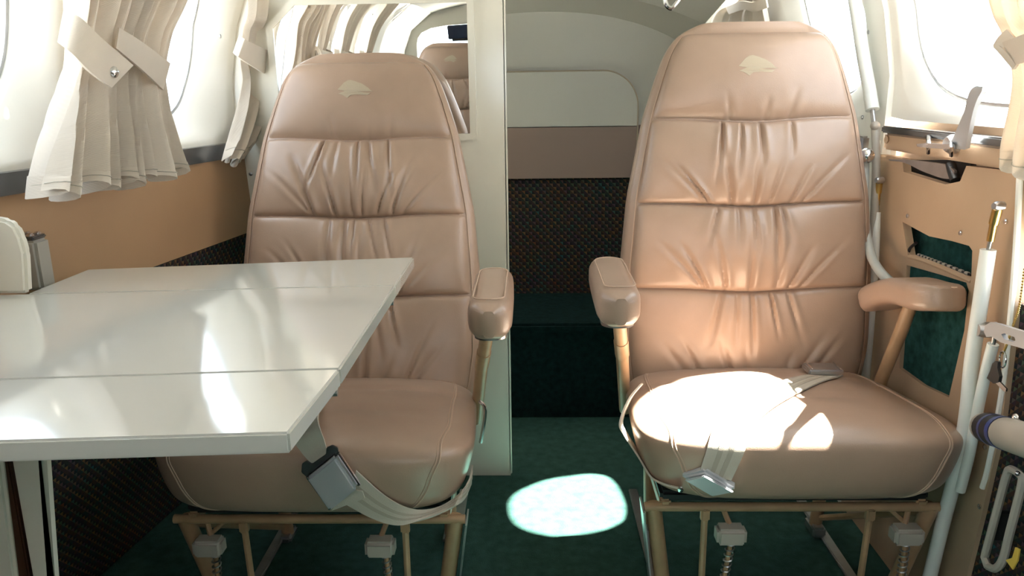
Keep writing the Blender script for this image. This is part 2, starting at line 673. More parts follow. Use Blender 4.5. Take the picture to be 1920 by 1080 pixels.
ceil = Thing('ceiling', (0, 0, 0), kind='structure')
seams = [-0.98, -0.3, 0.4, 1.1, 1.75, 2.2, 2.45, YB + 0.03]
prev = YF
for sidx, ye in enumerate(seams):
    yy = np.linspace(prev, ye, 9); aa = np.linspace(-1, 1, 33)
    V = []
    for y in yy:
        s = (y - prev) / (ye - prev)
        sag = 0.012 * (1 - abs(2 * s - 1) ** 3)
        for a in aa:
            p = ceil_pt(y, a); p[2] += sag * (1 - abs(a) ** 6) - 0.006
            V.append(p)
    top = [p + np.array([0, 0, 0.02]) for p in V]
    F = grid_faces(9, 33)
    N = len(V)
    ceil.part('ceiling_panel', (np.array(V + top), F + [tuple(i + N for i in f) for f in F]), 'headliner')
    prev = ye

# aft wall, baggage shelf and riser
wb = Thing('wall_back', (0, 0, 0), kind='structure')
YW = 2.62


def aft(pts, y, th, m, name, holes=()):
    return wb.part(name, plate(pts, holes, (0, y, 0), (1, 0, 0), (0, 0, 1), th, (0, 1, 0)), m, smooth=False)


aft([(-0.9, 0.0), (0.9, 0.0), (0.9, 1.42), (-0.9, 1.42)], YW + 0.012, 0.03, 'cloth_cream', 'backing_panel')
zA = PY(1080, 334, YW)[2]; zB = PY(1080, 238, YW)[2]
aft([(-0.9, 0.2), (0.9, 0.2), (0.9, zA), (-0.9, zA)], YW, 0.012, 'pattern_x', 'carpet_panel')
xr = PY(1193, 280, YW)[0]
aft([(xr + 0.004, zA), (0.9, zA), (0.9, zB + .004), (xr + 0.004, zB + .004)], YW, 0.012, 'vinyl_mauve', 'vinyl_band')
aft([(-0.9, zA + .002), (xr, zA + .002), (xr, zB), (-0.9, zB)], YW - 0.018, 0.022, 'vinyl_mauve', 'vinyl_band')
zC = PY(1080, 133, YW)[2]; rr = 0.115
arc = [(xr - rr + rr * math.cos(a), zC - rr + rr * math.sin(a)) for a in np.linspace(0, PI / 2, 14)]
aft([(-0.9, zB + .003), (xr, zB + .003)] + arc + [(-0.9, zC)], YW - 0.018, 0.022, 'cloth_cream', 'arched_panel')
edge = [np.array([xr, YW - 0.018, zA])] + [np.array([x, YW - 0.018, z]) for x, z in arc] + [np.array([-0.9, YW - 0.018, zC])]
wb.part('piping', tube(edge, 0.0025, 8), 'piping')
zS = PY(1060, 606, 2.26)[2]
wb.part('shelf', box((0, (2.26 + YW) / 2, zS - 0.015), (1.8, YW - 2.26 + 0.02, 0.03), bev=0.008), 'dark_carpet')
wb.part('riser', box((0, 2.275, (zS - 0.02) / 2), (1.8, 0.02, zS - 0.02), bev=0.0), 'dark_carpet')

# front end with the windscreen (behind the camera; seen in the mirror)
wf = Thing('wall_front', (0, YF, 0), kind='structure')
hole = [(x * 0.80 + 0.0, 1.11 + z * 0.21) for x, z in [(c / (abs(c) ** 5 + abs(s) ** 5) ** .2, s / (abs(c) ** 5 + abs(s) ** 5) ** .2) for c, s in [(math.cos(a), math.sin(a)) for a in np.linspace(0, 2 * PI, 48, endpoint=False)]]]
wf.part('panel', plate([(-1.0, 0), (1.0, 0), (1.0, 1.5), (-1.0, 1.5)], [hole], (0, YF, 0), (1, 0, 0), (0, 0, 1), 0.03, (0, -1, 0)), 'headliner', smooth=False)
wsn = Thing('window_11', (0, YF, 0.93), kind='structure')
wsn.part('pane', plate(hole, [], (0, YF - 0.01, 0), (1, 0, 0), (0, 0, 1), 0.004, (0, -1, 0)), 'pane', smooth=False)

# right side: wall aft of the door, the door, wall ahead of it
wr = Thing('wall_right', (0, 0, 0), kind='structure')
panel, pane, gasket = window_cell(XR, 1, 1.78, 2.36, 0.90, Z_UP - 0.02, 2.00, 1.155, 0.145, 0.18, 2.6, dish=0.02)
wr.part('window_panel', panel, 'cream')
w = Thing('window_6', (0.75, 2.03, 0.95), kind='structure')
w.part('pane', pane, 'pane', smooth=False); w.part('gasket', gasket, 'steel')
wr.part('aft_lining', band(XR, [2.36, YB + 0.02], [0.90, 1.15, 1.28, 1.4], side=1), 'cream')
wr.part('lower_lining', band(XR, [1.70, 2.2, YB + 0.02], [0.0, 0.67, 0.905], side=1), 'cream')
wr.part('door_post', band(XR, [1.715, 1.79], [0.0, 0.67, 0.91, 1.02, 1.15, 1.28, 1.36, 1.41], 0.012, side=1), 'cream')
for (cy, y0, y1, hy, k) in ((0.55, 0.28, 0.82, 0.19, 8),):
    panel, pane, gasket = window_cell(XR, 1, y0, y1, 0.90, Z_UP - 0.02, cy, 1.15, hy, 0.195, 2.7)
    wr.part('window_panel', panel, 'cream')
    w = Thing('window_%d' % k, (0.8, cy, 0.95), kind='structure')
    w.part('pane', pane, 'pane', smooth=False); w.part('gasket', gasket, 'steel')
wr.part('fore_lining', band(XR, [YF, -0.9, 0.28], [0.90, 1.15, 1.28, 1.4], side=1), 'cream')  # unseen side closed with plain lining, windows left out to cut fill light
wr.part('tan_panel', band(XR, [YF, 0, 0.82], [0.66, 0.905], 0.01, side=1), 'vinyl_tan')
wr.part('carpet_panel', band(XR, [YF, 0, 1.235], [0.0, 0.3, 0.665], 0.006, side=1), 'pattern_y')

# ================================================================ partition with mirror
bk = Thing('wall_partition', (-0.5, YBULK, 0), kind='structure')
xe = PY(951, 450, YBULK)[0]
pw = [(XL(YBULK, z) - 0.06, z) for z in (0.0, 0.67, 0.86, 1.02, 1.15, 1.28, 1.36)]
cl = [(x, ceil_pt(YBULK, a)[2] + 0.02) for a in np.linspace(-0.9, 0.0, 10) for x in [ceil_pt(YBULK, a)[0]]]
cl = [p for p in cl if p[0] < xe] + [(xe, 1.47)]
bk.part('panel', plate([(xe, 0.0)] + pw + cl, [], (0, YBULK, 0), (1, 0, 0), (0, 0, 1), 0.022, (0, 1, 0)), 'cream_gloss', smooth=False)
bk.part('edge_strip', box((xe + 0.001, YBULK + 0.011, 0.735), (0.006, 0.026, 1.46), bev=0.002), 'cream_gloss')

mp = [PY(u, v, YBULK) for u, v in ((878, 5), (882, 250))]
mx1, mz0, mz1 = mp[1][0], mp[1][2], mp[0][2]
mx0 = PY(522, 150, YBULK)[0]
mo = [(mx0, mz0), (mx1, mz0), (mx1, mz1), (mx0 + 0.055, mz1), (mx0, mz1 - 0.05)]
fr = 0.016
mf = [(mx0 - fr, mz0 - fr), (mx1 + fr, mz0 - fr), (mx1 + fr, mz1 + fr), (mx0 + 0.05, mz1 + fr), (mx0 - fr, mz1 - 0.045)]
mir = Thing('wall_mirror', (mx0, YBULK - 0.002, mz0), 'rectangular mirror in a cream frame on the white partition behind the seat', 'mirror')
mir.part('mirror_glass', plate([(x, z - mz0) for x, z in mo], [], (0, YBULK - 0.003, mz0), (1, 0, 0), (0, -0.018, 1), 0.002, (0, 1, 0.018)), 'mirror_glass', smooth=False)
mir.part('frame', plate(mf, [mo], (0, YBULK - 0.010, 0), (1, 0, 0), (0, 0, 1), 0.010, (0, 1, 0)), 'cream_gloss', smooth=False)

# ================================================================ seats
def smoothed(xs, ys_, n=240, k=9):
    g = np.linspace(0, 1, n); v = np.interp(g, xs, ys_)
    ker = np.ones(k) / k
    vp = np.concatenate([np.full(k, v[0]), v, v[-1] + (v[-1] - v[-2]) * np.arange(1, k + 1)])
    vv = np.convolve(vp, ker, 'same')[k:-k]
    return lambda t: np.interp(t, g, vv)


HW = smoothed([0, .05, .15, .36, .55, .76, .86, .925, .962, .985, 1.0],
              [.240, .258, .270, .268, .255, .223, .198, .179, .160, .139, .106])


class Back:
    """curved reclined backrest surface; local x, along t (0..1), d = depth towards the rear"""
    def __init__(self, y0, z0, L, rec):
        self.y0, self.z0, self.L, self.r = y0, z0, L, math.radians(rec)

    def to(self, x, t, d):
        s, c = math.sin(self.r), math.cos(self.r)
        d = d - 0.012 * math.sin(PI * min(max(t, 0), 1)) * 0.6
        return np.array([x, self.y0 + t * self.L * s + d * c, self.z0 + t * self.L * c - d * s])

    def th(self, t):
        return 0.115 - 0.035 * t

    def span(self, t):
        h = self.th(t) / 2
        k = math.sqrt(max(0.0, 1 - max(0.0, (t - 0.93) / 0.07) ** 2.4))
        kb = math.sqrt(max(0.0, 1 - max(0.0, (0.04 - t) / 0.04) ** 2))
        return h, max(0.03, h * min(k, 1) * (0.5 + 0.5 * kb)), 

    def front(self, x, t):
        h, hh = self.span(t)
        w = float(HW(t))
        q = min(0.9995, abs(x) / w)
        return h - hh * (1 - q ** 3.6) ** (1 / 3.6)

    def shell(self):
        n = 56
        V = []
        ts = list(np.linspace(0, 0.9, 28)) + list(0.9 + 0.1 * np.sin(np.linspace(0, PI / 2, 13))[1:])
        for t in ts:
            h, hh = self.span(t); w = float(HW(t))
            for k in range(n):
                a = 2 * PI * k / n
                c, s = math.cos(a), math.sin(a)
                x = w * math.copysign(abs(c) ** (2 / 3.6), c)
                d = h + hh * math.copysign(abs(s) ** (2 / 3.6), s)
                V.append(self.to(x, t, d))
        F = grid_faces(len(ts), n, False, True)
        m = len(ts)
        F.append(tuple(range(n))[::-1]); F.append(tuple((m - 1) * n + k for k in range(n)))
        return np.array(V), F


def seam_t(t, x, amt=0.010):
    return t - amt * math.exp(-(x / 0.10) ** 2)


def make_panel(B, ta, tb, folds, gather_a, gather_b, nx=150, ns=70, mx=0.928):
    """one leather panel of the backrest between the seams ta (below) and tb (above)"""
    V = []
    for j in range(ns + 1):
        s = j / ns
        s = 0.5 - 0.5 * math.cos(PI * s) if True else s
        s = 0.35 * (j / ns) + 0.65 * s
        for i in range(nx + 1):
            q = -1 + 2 * i / nx
            xm = float(HW(ta + (tb - ta) * s)) * mx
            x = q * xm
            a = seam_t(ta, x) if gather_a else ta
            b = seam_t(tb, x) if gather_b else tb
            t = a + (b - a) * s
            c = math.exp(-(x / 0.135) ** 2)
            e_side = (1 - abs(2 * s - 1) ** 22)
            e_mid = (1 - abs(2 * s - 1) ** 2.2)
            if not gather_b:
                e_side = (1 - (1 - s) ** 14) * (1 - s ** 30)
                e_mid = (1 - (1 - s) ** 3) * (1 - s ** 3)
            if not gather_a:
                e_mid = (1 - s ** 3) * (1 - (1 - s) ** 3)
            puff = 0.007 * e_side + (0.003 + 0.020 * c) * e_mid
            for (xa, xb, st, wdt, born, ln) in folds:
                # xa at the seam it leaves, xb at its far end
                k = (1 - s) if born > 0 else s
                if k > ln * 1.25:
                    continue
                xx = xa + (xb - xa) * (k / ln) ** 1.15
                env = max(0.0, 1 - (k / ln)) ** 0.85 * (1 - math.exp(-k / 0.035))
                wl_ = wdt * (0.75 + 0.9 * k)
                dd = (x - xx) / wl_
                if abs(dd) > 4:
                    continue
                puff += 1.3 * st * env * (-1.25 * math.exp(-(dd * 1.9) ** 2) + 0.75 * math.exp(-((dd - 1.15) * 1.1) ** 2) + 0.45 * math.exp(-((dd + 1.2) * 1.1) ** 2))
            edge = 1 - abs(q) ** 40
            puff *= edge
            pin = -0.004 * (1 - edge) - 0.004 * (1 - e_side)
            V.append(B.to(x, t, B.front(x, min(t, .992)) - 0.0025 - puff - pin))
    return np.array(V), grid_faces(ns + 1, nx + 1)


def make_folds(rng, both):
    f = []
    n = rng.randint(4, 5)
    for i in range(n):        # hanging from the upper seam
        x = -0.085 + 0.17 * (i + rng.uniform(0.2, 0.8)) / n
        f.append((x, x * rng.uniform(1.0, 1.7) + rng.uniform(-.012, .012), rng.uniform(0.0028, 0.0062), rng.uniform(0.006, 0.011), 1, rng.uniform(0.45, 0.98)))
    n = rng.randint(5, 6)
    for i in range(n):        # rising from the lower seam and fanning out
        x = -0.105 + 0.21 * (i + rng.uniform(0.2, 0.8)) / n
        f.append((x, x * rng.uniform(1.5, 2.2), rng.uniform(0.003, 0.0066), rng.uniform(0.007, 0.013), -1, rng.uniform(0.45, 0.9)))
    for sx in (-1, 1):
        f.append((sx * 0.10, sx * 0.20, rng.uniform(0.0025, 0.004), 0.012, -1, 0.6))
    return f


EMBLEM = [(320, 560), (520, 330), (640, 255), (740, 240), (900, 290), (1120, 375), (1330, 520), (1400, 600), (1480, 640), (1240, 632),
          (960, 640), (1180, 668), (1400, 690), (1300, 760), (960, 735), (760, 750), (640, 850), (480, 745), (340, 700), (560, 610)]


def cushion_deform(Q):
    x, y, z = Q[:, 0], Q[:, 1], Q[:, 2]
    z = np.sign(z) * np.abs(z) ** 0.74
    hw = 0.292 - 0.028 * (y + 1) / 2
    X = x * hw * (1 - 0.12 * ((1 - z) / 2) ** 1.6)
    Y = y * 0.225 + 0.02 * (z) * np.clip(-y, 0, 1) * -0.3
    top = np.clip(z, 0, 1)
    Z = 0.362 + z * 0.067 - 0.024 * y
    Z = Z + top * (0.020 * (1 - x ** 2) * (1 - 0.5 * y ** 2))
    Z = Z + np.clip(-z, 0, 1) * -0.006 * (1 - x ** 2)
    # front bulges
    Y = Y - 0.014 * np.clip(-y, 0, 1) * (1 - z ** 2) * (1 - 0.3 * x ** 2)
    # soft creases on the top near the back
    w = np.exp(-((y - 0.28 - 0.05 * np.sin(4 * x)) / 0.05) ** 2) * top * np.exp(-((np.abs(x) - 0.45) / 0.38) ** 2)
    w2 = np.exp(-((y + 0.28 + 0.1 * x) / 0.06) ** 2) * top * np.exp(-((x - 0.3) / 0.3) ** 2)
    Z = Z - 0.006 * w - 0.004 * w2
    return np.stack([X, Y, Z], 1)


def on_cushion(path, k=10, lift=0.0):
    q = catmull(path, k)
    P = body_map(q, None, 5.0, cushion_deform)
    if lift:
        P = P + lift * np.array([nrm(p - np.array([0, 0, 0.36])) for p in P])
    return P


def helix(a, b, r, turns, wire, n=9):
    a, b = np.asarray(a, float), np.asarray(b, float)
    t = nrm(b - a); s = nrm(np.cross(t, (1, 0, 0.0) if abs(t[0]) < .9 else (0, 1.0, 0))); w = np.cross(t, s)
    m = int(turns * n)
    P = [a + (b - a) * i / m + r * (math.cos(2 * PI * i / n) * s + math.sin(2 * PI * i / n) * w) for i in range(m + 1)]
    return tube(P, wire, 5)


def pad(P, w, h, up=(0, 0, 1), n=12):
    """soft armrest pad swept along P, rounded at both ends"""
    P = catmull(P, n)
    m = len(P)
    L = np.concatenate([[0], np.cumsum(np.linalg.norm(np.diff(P, axis=0), axis=1))])
    R = 0.045
    prof = rrect(w, h, min(w, h) * 0.36, 5)
    V = []
    for i in range(m):
        t = nrm(P[min(m - 1, i + 1)] - P[max(0, i - 1)])
        s = nrm(np.cross(t, np.array(up, float))); q = np.cross(s, t)
        e = min(L[i], L[-1] - L[i])
        f = math.sqrt(max(0.0, 1 - max(0, 1 - e / R) ** 2))
        fw, fh = 0.30 + 0.70 * f, 0.70 + 0.30 * f
        for a, b in prof:
            V.append(P[i] + a * fw * s + b * fh * q)
    n_ = len(prof)
    F = grid_faces(m, n_, False, True)
    F.append(tuple(range(n_))[::-1]); F.append(tuple((m - 1) * n_ + k for k in range(n_)))
    return np.array(V), F


def make_seat(loc, rotz, label, seed, B, aisle, wing=False, detail=1.0):
    """aisle: +1 when the aisle armrest is on local +x"""
    rng = random.Random(seed)
    S = Thing('passenger_seat', loc, label, 'seat', 'leather passenger seats', rotz=rotz, local=True)
    sh = S.part('backrest', B.shell(), 'leather')
    seams_ = [0.015, 0.31, 0.535, 0.754]
    nx, ns = (150, 70) if detail >= 1 else (70, 36)
    for k in range(3):
        S.part('backrest_panel', make_panel(B, seams_[k], seams_[k + 1], make_folds(rng, True), k > 0, True, nx, ns), 'leather', sh)
    hf = [(-.05, -.06, .002, .012, -1, .35), (.02, .025, .0018, .012, -1, .3), (.07, .085, .002, .014, -1, .4)]
    S.part('headrest_panel', make_panel(B, 0.754, 0.972, hf, True, False, nx, ns), 'leather', sh)
    # stitched seam along the border
    for sx in (-1, 1):
        P = [B.to(sx * float(HW(t)) * 0.936, t, B.front(float(HW(t)) * 0.936, t) - 0.0012) for t in np.linspace(0.03, 0.965, 60)]
        S.part('stitching', tube(P, 0.0011, 5), 'thread', sh)
    # emblem on the headrest
    em = []
    for (u, v) in EMBLEM:
        x = (u - 900) / 1160 * 0.078; t = 0.882 - (v - 540) / 1160 * 0.078 / B.L
        em.append((x, t))
    tr = tessellate_polygon([[Vector((x, t, 0)) for x, t in em]])
    def epos(x, t, d):
        s = (t - 0.754) / (0.972 - 0.754)
        c = math.exp(-(x / 0.12) ** 2)
        pf = 0.007 + (0.003 + 0.020 * c) * (1 - (1 - s) ** 3) * (1 - s ** 3)
        return B.to(x, t, B.front(x, t) - 0.0025 - pf - d)
    Vt = [epos(x, t, 0.0012) for x, t in em]; Vb = [epos(x, t, -0.004) for x, t in em]
    N = len(em)
    S.part('emblem', (np.array(Vt + Vb), [tuple(t) for t in tr] + [(i, (i + 1) % N, N + (i + 1) % N, N + i) for i in range(N)]), 'emblem', sh, smooth=False, label='pale embroidered emblem')
    # cushion
    cu = S.part('seat_cushion', rounded_body(None, 5.0, 30 if detail >= 1 else 16, cushion_deform), 'leather')
    for sx in (-1, 1):
        path = [(sx * .90, .95, .93), (sx * .92, .3, 1), (sx * .92, -.45, 1), (sx * .90, -.93, .9), (sx * .84, -1, .35), (sx * .75, -1, -.4), (sx * .66, -1, -.95)]
        S.part('stitching', tube(on_cushion(path, 10, 0.0006), 0.0016, 5), 'thread', cu)
        S.part('stitching', tube(on_cushion([(p[0] - sx * .028, p[1], p[2]) for p in path], 10, 0.0004), 0.0010, 5), 'thread', cu)
    # frame
    fz = 0.278
    S.part('front_tube', tube([(-.262, -.155, fz), (.262, -.155, fz)], 0.0085, 10), 'frame_tan')
    S.part('rear_tube', tube([(-.235, .20, fz - .02), (.235, .20, fz - .02)], 0.010, 10), 'frame_tan')
    S.part('seat_pan', box((0, 0.03, 0.300), (0.47, 0.38, 0.02), bev=0.006), 'black')
    for sx in (-1, 1):
        xt = sx * 0.245
        xf = sx * 0.205
        S.part('side_rail', box((sx * .225, 0.02, fz + .005), (0.02, 0.36, 0.022), bev=0.004), 'frame_tan')
        S.part('leg', tube([(xt, -.15, fz), (xf, -.10, 0.02)], 0.0145, 12), 'frame_tan')
        if sx == aisle: S.part('leg_flange', box(((xt + xf) / 2 + sx * .022, -.125, 0.145), (0.003, 0.045, 0.27), axes((1, 0, (xt - xf) / 0.3 * -1 * 1.0), ((xt - xf), -.05, .3)), 0.0), 'steel')
        S.part('leg', tube([(sx * .20, .20, fz - .02), (sx * .19, .21, 0.02)], 0.014, 10), 'frame_tan')
        S.part('brace', tube([(xt * .96, -.15, fz - .012), (sx * .195, .19, 0.05)], 0.007, 8), 'frame_tan')
        S.part('foot', box((xf, -.10, 0.014), (0.035, 0.05, 0.028), bev=0.005), 'steel')
        S.part('foot', box((sx * .19, .21, 0.014), (0.03, 0.06, 0.028), bev=0.005), 'steel')
        xb = sx * 0.195 if sx * aisle < 0 else sx * 0.112
        bl = S.part('latch_block', box((xb, -.175, 0.236), (0.052, 0.034, 0.032), bev=0.006, seg=3), 'latch_grey')
        S.part('spring', helix((xb + .006, -.165, 0.222), (xb + .012 * sx, -.150, 0.02), 0.0075, 18, 0.0016), 'steel', bl)
        S.part('spring_rod', tube([(xb + .006, -.165, 0.228), (xb + .012 * sx, -.150, 0.012)], 0.0045, 8), 'frame_tan', bl)
        S.part('latch_stem', tube([(xb, -.165, 0.25), (xb + sx * .012, -.15, fz)], 0.005, 8), 'frame_tan', bl)
        xr_ = sx * 0.155 if sx * aisle > 0 else sx * 0.135
        rd = S.part('link_rod', tube([(xr_, -.160, fz), (xr_ - sx * .003, -.15, 0.012)], 0.0062, 8), 'frame_tan')
        S.part('clevis', box((xr_, -.160, fz - 0.012), (0.016, 0.014, 0.024), bev=0.003), 'frame_tan', rd)
        # short diagonal struts with hooked ends under the front tube
        if sx == -aisle: S.part('strut', tube([(sx * .17, -.155, fz - .004), (sx * .205, -.158, fz - .035), (sx * .212, -.158, fz - .055)], 0.0042, 7), 'frame_tan')
    # aisle armrest
    a = aisle
    ar = S.part('armrest', pad([(a * .308, .125, .645), (a * .312, 0.0, .648), (a * .312, -.165, .642)], 0.076, 0.066), 'leather')
    t_out = [(a * .308 + dx * 0.72, .11 + dy, .6805) for dx, dy in []]
    rim = []
    for (dx, dy) in rrect(0.054, 0.235, 0.024, 6):
        rim.append(np.array([a * .310 + dx, -0.022 + dy, 0.6795 - 0.0015 * abs(dx) / .027]))
    S.part('stitching', tube(rim, 0.0013, 5, closed=True), 'thread', ar)
    S.part('trim_plate', plate(rrect(0.056, 0.22, 0.025, 6), [], (a * .312, -.03, .612), (1, 0, 0), (0, 1, 0), 0.006, (0, 0, -1)), 'steel', ar)
    S.part('armrest_post', tube([(a * .306, -.085, .612), (a * .285, .03, .50), (a * .262, .145, .335)], 0.0125, 12), 'frame_tan', ar)
    S.part('post_collar', tube([(a * .293, -.014, .543), (a * .285, .03, .50)], 0.0140, 12), 'frame_tan', ar)
    return S


B_right = Back(0.165, 0.345, 0.795, 8.0)
B_left = Back(0.178, 0.350, 0.790, 17.0)
B_fwd = Back(0.165, 0.345, 0.795, 8.0)
seat_r = make_seat((0.458, 1.40, 0.0), 0.0, 'tan leather seat on the right, upright beside the door, sunlit cushion', 11, B_right, -1)
seat_l = make_seat((-0.385, 1.385, -0.016), 0.0, 'tan leather seat behind the table, reclined against the white partition', 23, B_left, 1)
seat_f = make_seat((-0.46, -0.58, 0.04), PI, 'rear-facing tan leather seat seen only in the mirror', 31, B_fwd, -1, detail=0.5)

# ================================================================ seat rails on the floor
for i, x in enumerate((0.458 - .205, 0.458 + .205, -0.385 - .205, -0.385 + .205)):
    single('trim_%d' % (i + 2), box((x, 1.30, 0.004), (0.022, 1.0, 0.008), bev=0.002), 'steel', kind='structure')

# ================================================================ folding table
def poly_bevel(pts, n, th, bev=0.003):
    V, F = poly3(pts, n, th)
    N = len(pts)
    bm = bmesh.new()
    vs_ = [bm.verts.new(tuple(p)) for p in V]
    bm.faces.new(vs_[:N]); bm.faces.new(vs_[N:][::-1])
    for i in range(N):
        bm.faces.new((vs_[i], vs_[(i + 1) % N], vs_[(i + 1) % N + N], vs_[i + N]))
    bmesh.ops.recalc_face_normals(bm, faces=bm.faces[:])
    bmesh.ops.bevel(bm, geom=bm.edges[:], offset=bev, segments=2, affect='EDGES')
    bm.verts.index_update()
    out = np.array([v.co[:] for v in bm.verts]), [tuple(v.index for v in f.verts) for f in bm.faces]
    bm.free()
    return out


TZ = 0.72
xw = -0.795
tb = Thing('folding_table', (-0.6, 0.9, 0.0), 'glossy cream folding table hinged in three leaves beside the left wall', 'table')


def tz(u, v):
    return PZ(u, v, TZ)


def toX(a, b, X):
    """extend the line b->a to the given X"""
    return a + (a - b) * ((X - a[0]) / (a[0] - b[0]))


BR, BL = tz(776, 482), tz(165, 505)
S1R, S1L = tz(741, 535), tz(50, 551)
S2R, S2L = tz(637, 691), toX(tz(0, 711), tz(637, 691), xw)
FR, FL = tz(541, 811), toX(tz(0, 827), tz(541, 811), xw)
S1W = toX(S1L, S1R, xw)
g = np.array([0, 0.0006, 0])
tb.part('leaf', poly_bevel([BL, BR, S1R + g, S1L + g], (0, 0, -1), 0.020, 0.0022), 'table_top')
tb.part('leaf', poly_bevel([S1W - g, S1R - g, S2R + g, S2L + g], (0, 0, -1), 0.020, 0.0022), 'table_top')
tb.part('leaf', poly_bevel([S2L - g, S2R - g, FR, FL], (0, 0, -1), 0.020, 0.0022), 'table_top')
for a, b in ((S1R, S1L), (S2R, S2L)):
    d = nrm(b - a)
    tb.part('hinge', tube([a + d * 0.004 + (0, 0, -0.026), a + d * 0.36 + (0, 0, -0.026)], 0.005, 8), 'steel')
# upright wing of the table against the wall
yfin = S1L[1] - 0.004
fin = [PY(u, v, yfin) for u, v in ((-40, 553), (50, 551), (46, 475), (38, 446), (27, 424), (10, 412), (-40, 404))]
for p in fin[:2]: p[2] = TZ + 0.001
tb.part('upright_wing', poly_bevel(fin, (0, 1, 0), 0.018, 0.005), 'cream_gloss')


def legline(u0, u1, Y, z0=0.0, z1=TZ - 0.022):
    a, b = PY(u0, 870, Y), PY(u1, 1078, Y)
    f = lambda z: a + (b - a) * ((z - a[2]) / (b[2] - a[2]))
    return f(z1), f(z0)


def board(ul, ur, Y, th, bev, m, name):
    (a1, a0), (b1, b0) = legline(*ul, Y), legline(*ur, Y)
    tb.part(name, poly_bevel([a1, b1, b0, a0], (0, 1, 0), th, bev), m)


board((18, 55), (82, 97), 0.80, 0.020, 0.006, 'cream_gloss', 'leg_board')
board((3, 29), (17.5, 54), 0.806, 0.014, 0.002, 'brown_edge', 'edge_strip')
board((-55, -20), (2.5, 28.5), 0.80, 0.020, 0.004, 'cream_gloss', 'leg_board')

# grey ashtray box on the wall behind the table
c = onwall(63, 494, 0.022)
ab = Thing('ashtray', c - (0, 0, 0.05), 'small grey ashtray box with a chrome lid on the tan wall panel', 'ashtray')
ab.part('body', box(c, (0.040, 0.038, 0.080), bev=0.005), 'grey_box')
ab.part('lid', box(c + (0, 0, 0.042), (0.035, 0.034, 0.006), bev=0.002), 'dark_trim')
for k, (dx, dy) in enumerate(((-.01, -.01), (.009, -.011), (-.008, .007), (.010, .006))):
    ab.part('clip', box(c + (dx, dy, 0.047), (0.010, 0.010, 0.006), bev=0.002), 'chrome')

# ================================================================ curtains
def curtain(name, rows, off, side, pleats, label, seed, m='curtain', tie=None, amp=0.016, hem=True, flare=None):
    """rows: (left point, right point, amplitude factor), from top to bottom"""
    rng = random.Random(seed)
    Lp = catmull([r[0] for r in rows], 8); Rp = catmull([r[1] for r in rows], 8)
    Am = np.interp(np.linspace(0, 1, len(Lp)), np.linspace(0, 1, len(rows)), [r[2] for r in rows])
    n = pleats * 12
    ph = [rng.uniform(-0.5, 0.5) for _ in range(5)]
    V = []
    M = len(Lp)
    for k in range(M):
        kk = k / (M - 1)
        dirv = Rp[k] - Lp[k]
        for i in range(n + 1):
            a = i / n
            w = 2 * PI * pleats * (a + 0.03 * math.sin(2 * PI * (a * 1.7 + ph[0])) + 0.02 * math.sin(5 * kk + ph[1]))
            pr = math.sin(w) * (1 + 0.25 * math.sin(2.7 * a * pleats + ph[4] * 6)) + 0.30 * math.sin(2 * w + ph[2] * 4 + 2 * kk)
            pos = Lp[k] + dirv * (a + 0.35 / pleats / (2 * PI) * math.cos(w) * 1.6)
            pos = pos + np.array([-side * amp * Am[k] * (pr + 0.4), 0, 0])
            if hem and k >= M - 6:
                pos[2] += 0.009 * math.sin(w + 0.8) * (k - (M - 6)) / 5 + 0.006 * math.sin(3.1 * a * pleats + ph[3])
            V.append(pos)
    T = Thing(name, (np.mean(V, 0)[0], np.mean(V, 0)[1], min(p[2] for p in V)), label, 'curtain', 'cream window curtains')
    V = np.array(V)
    F = grid_faces(M, n + 1)
    V2 = V + np.array([side * 0.0022, 0, 0])
    N = len(V)
    rim = [(i, i + 1, N + i + 1, N + i) for i in list(range(n)) + [N - n - 1 + j for j in range(n)]]
    rim += [(k * (n + 1) + j, (k + 1) * (n + 1) + j, N + (k + 1) * (n + 1) + j, N + k * (n + 1) + j) for k in range(M - 1) for j in (0, n)]
    fab = T.part('fabric', (np.concatenate([V, V2]), F + [tuple(i + N for i in f[::-1]) for f in F] + rim), m)
    # stitched hem line
    if hem:
        row = V[(M - 4) * (n + 1):(M - 3) * (n + 1)] + np.array([-side * 0.0012, 0, 0])
        T.part('hem_stitching', tube(row, 0.0010, 4), 'webbing', fab)
    return T


def rowpx(lst, off, side):
    v2 = lambda v: v if isinstance(v, tuple) else (v, v)
    return [(onwall(ul, v2(v)[0], off, side), onwall(ur, v2(v)[1], off, side), a) for v, ul, ur, a in lst]


def bandpx(T, A, B, offs, side, name='tieback', th=0.005):
    a = [onwall(u, v, o, side) for (u, v), o in zip(A, offs)]
    b = [onwall(u, v, o, side) for (u, v), o in zip(B, offs)]
    return T.part(name, strip(a, b, th), 'curtain')


c1 = curtain('curtain', rowpx([(-260, 135, 420, 1.0), (-120, 138, 385, .9), (0, 138, 343, .8), (60, 136, 318, .6), (110, 133, 306, .55),
                               (150, 121, 300, .6), (200, 104, 298, .8), (260, 84, 305, 1.0), ((318, 295), 68, 312, 1.1), ((372, 326), 57, 318, 1.2)], 0.085, -1),
             0.08, -1, 9, 'large cream curtain with a studded tieback, nearest on the left wall', 5, amp=0.026)
bandpx(c1, [(122, 18), (150, 33), (187, 70), (222, 100), (248, 122)], [(110, 80), (132, 98), (158, 126), (184, 148), (207, 164)], [.09, .118, .135, .138, .138], -1)
bandpx(c1, [(222, 52), (255, 72), (290, 97), (317, 118)], [(216, 90), (250, 118), (280, 145), (304, 168)], [.118, .128, .128, .10], -1)
pb = onwall(213, 135, 0.141, -1)
c1.part('stud', lathe([(0.0, -0.002), (0.0085, -0.001), (0.0088, 0.002), (0.006, 0.0048), (0.0, 0.0056)], pb, (1, -0.25, 0), 20), 'chrome')

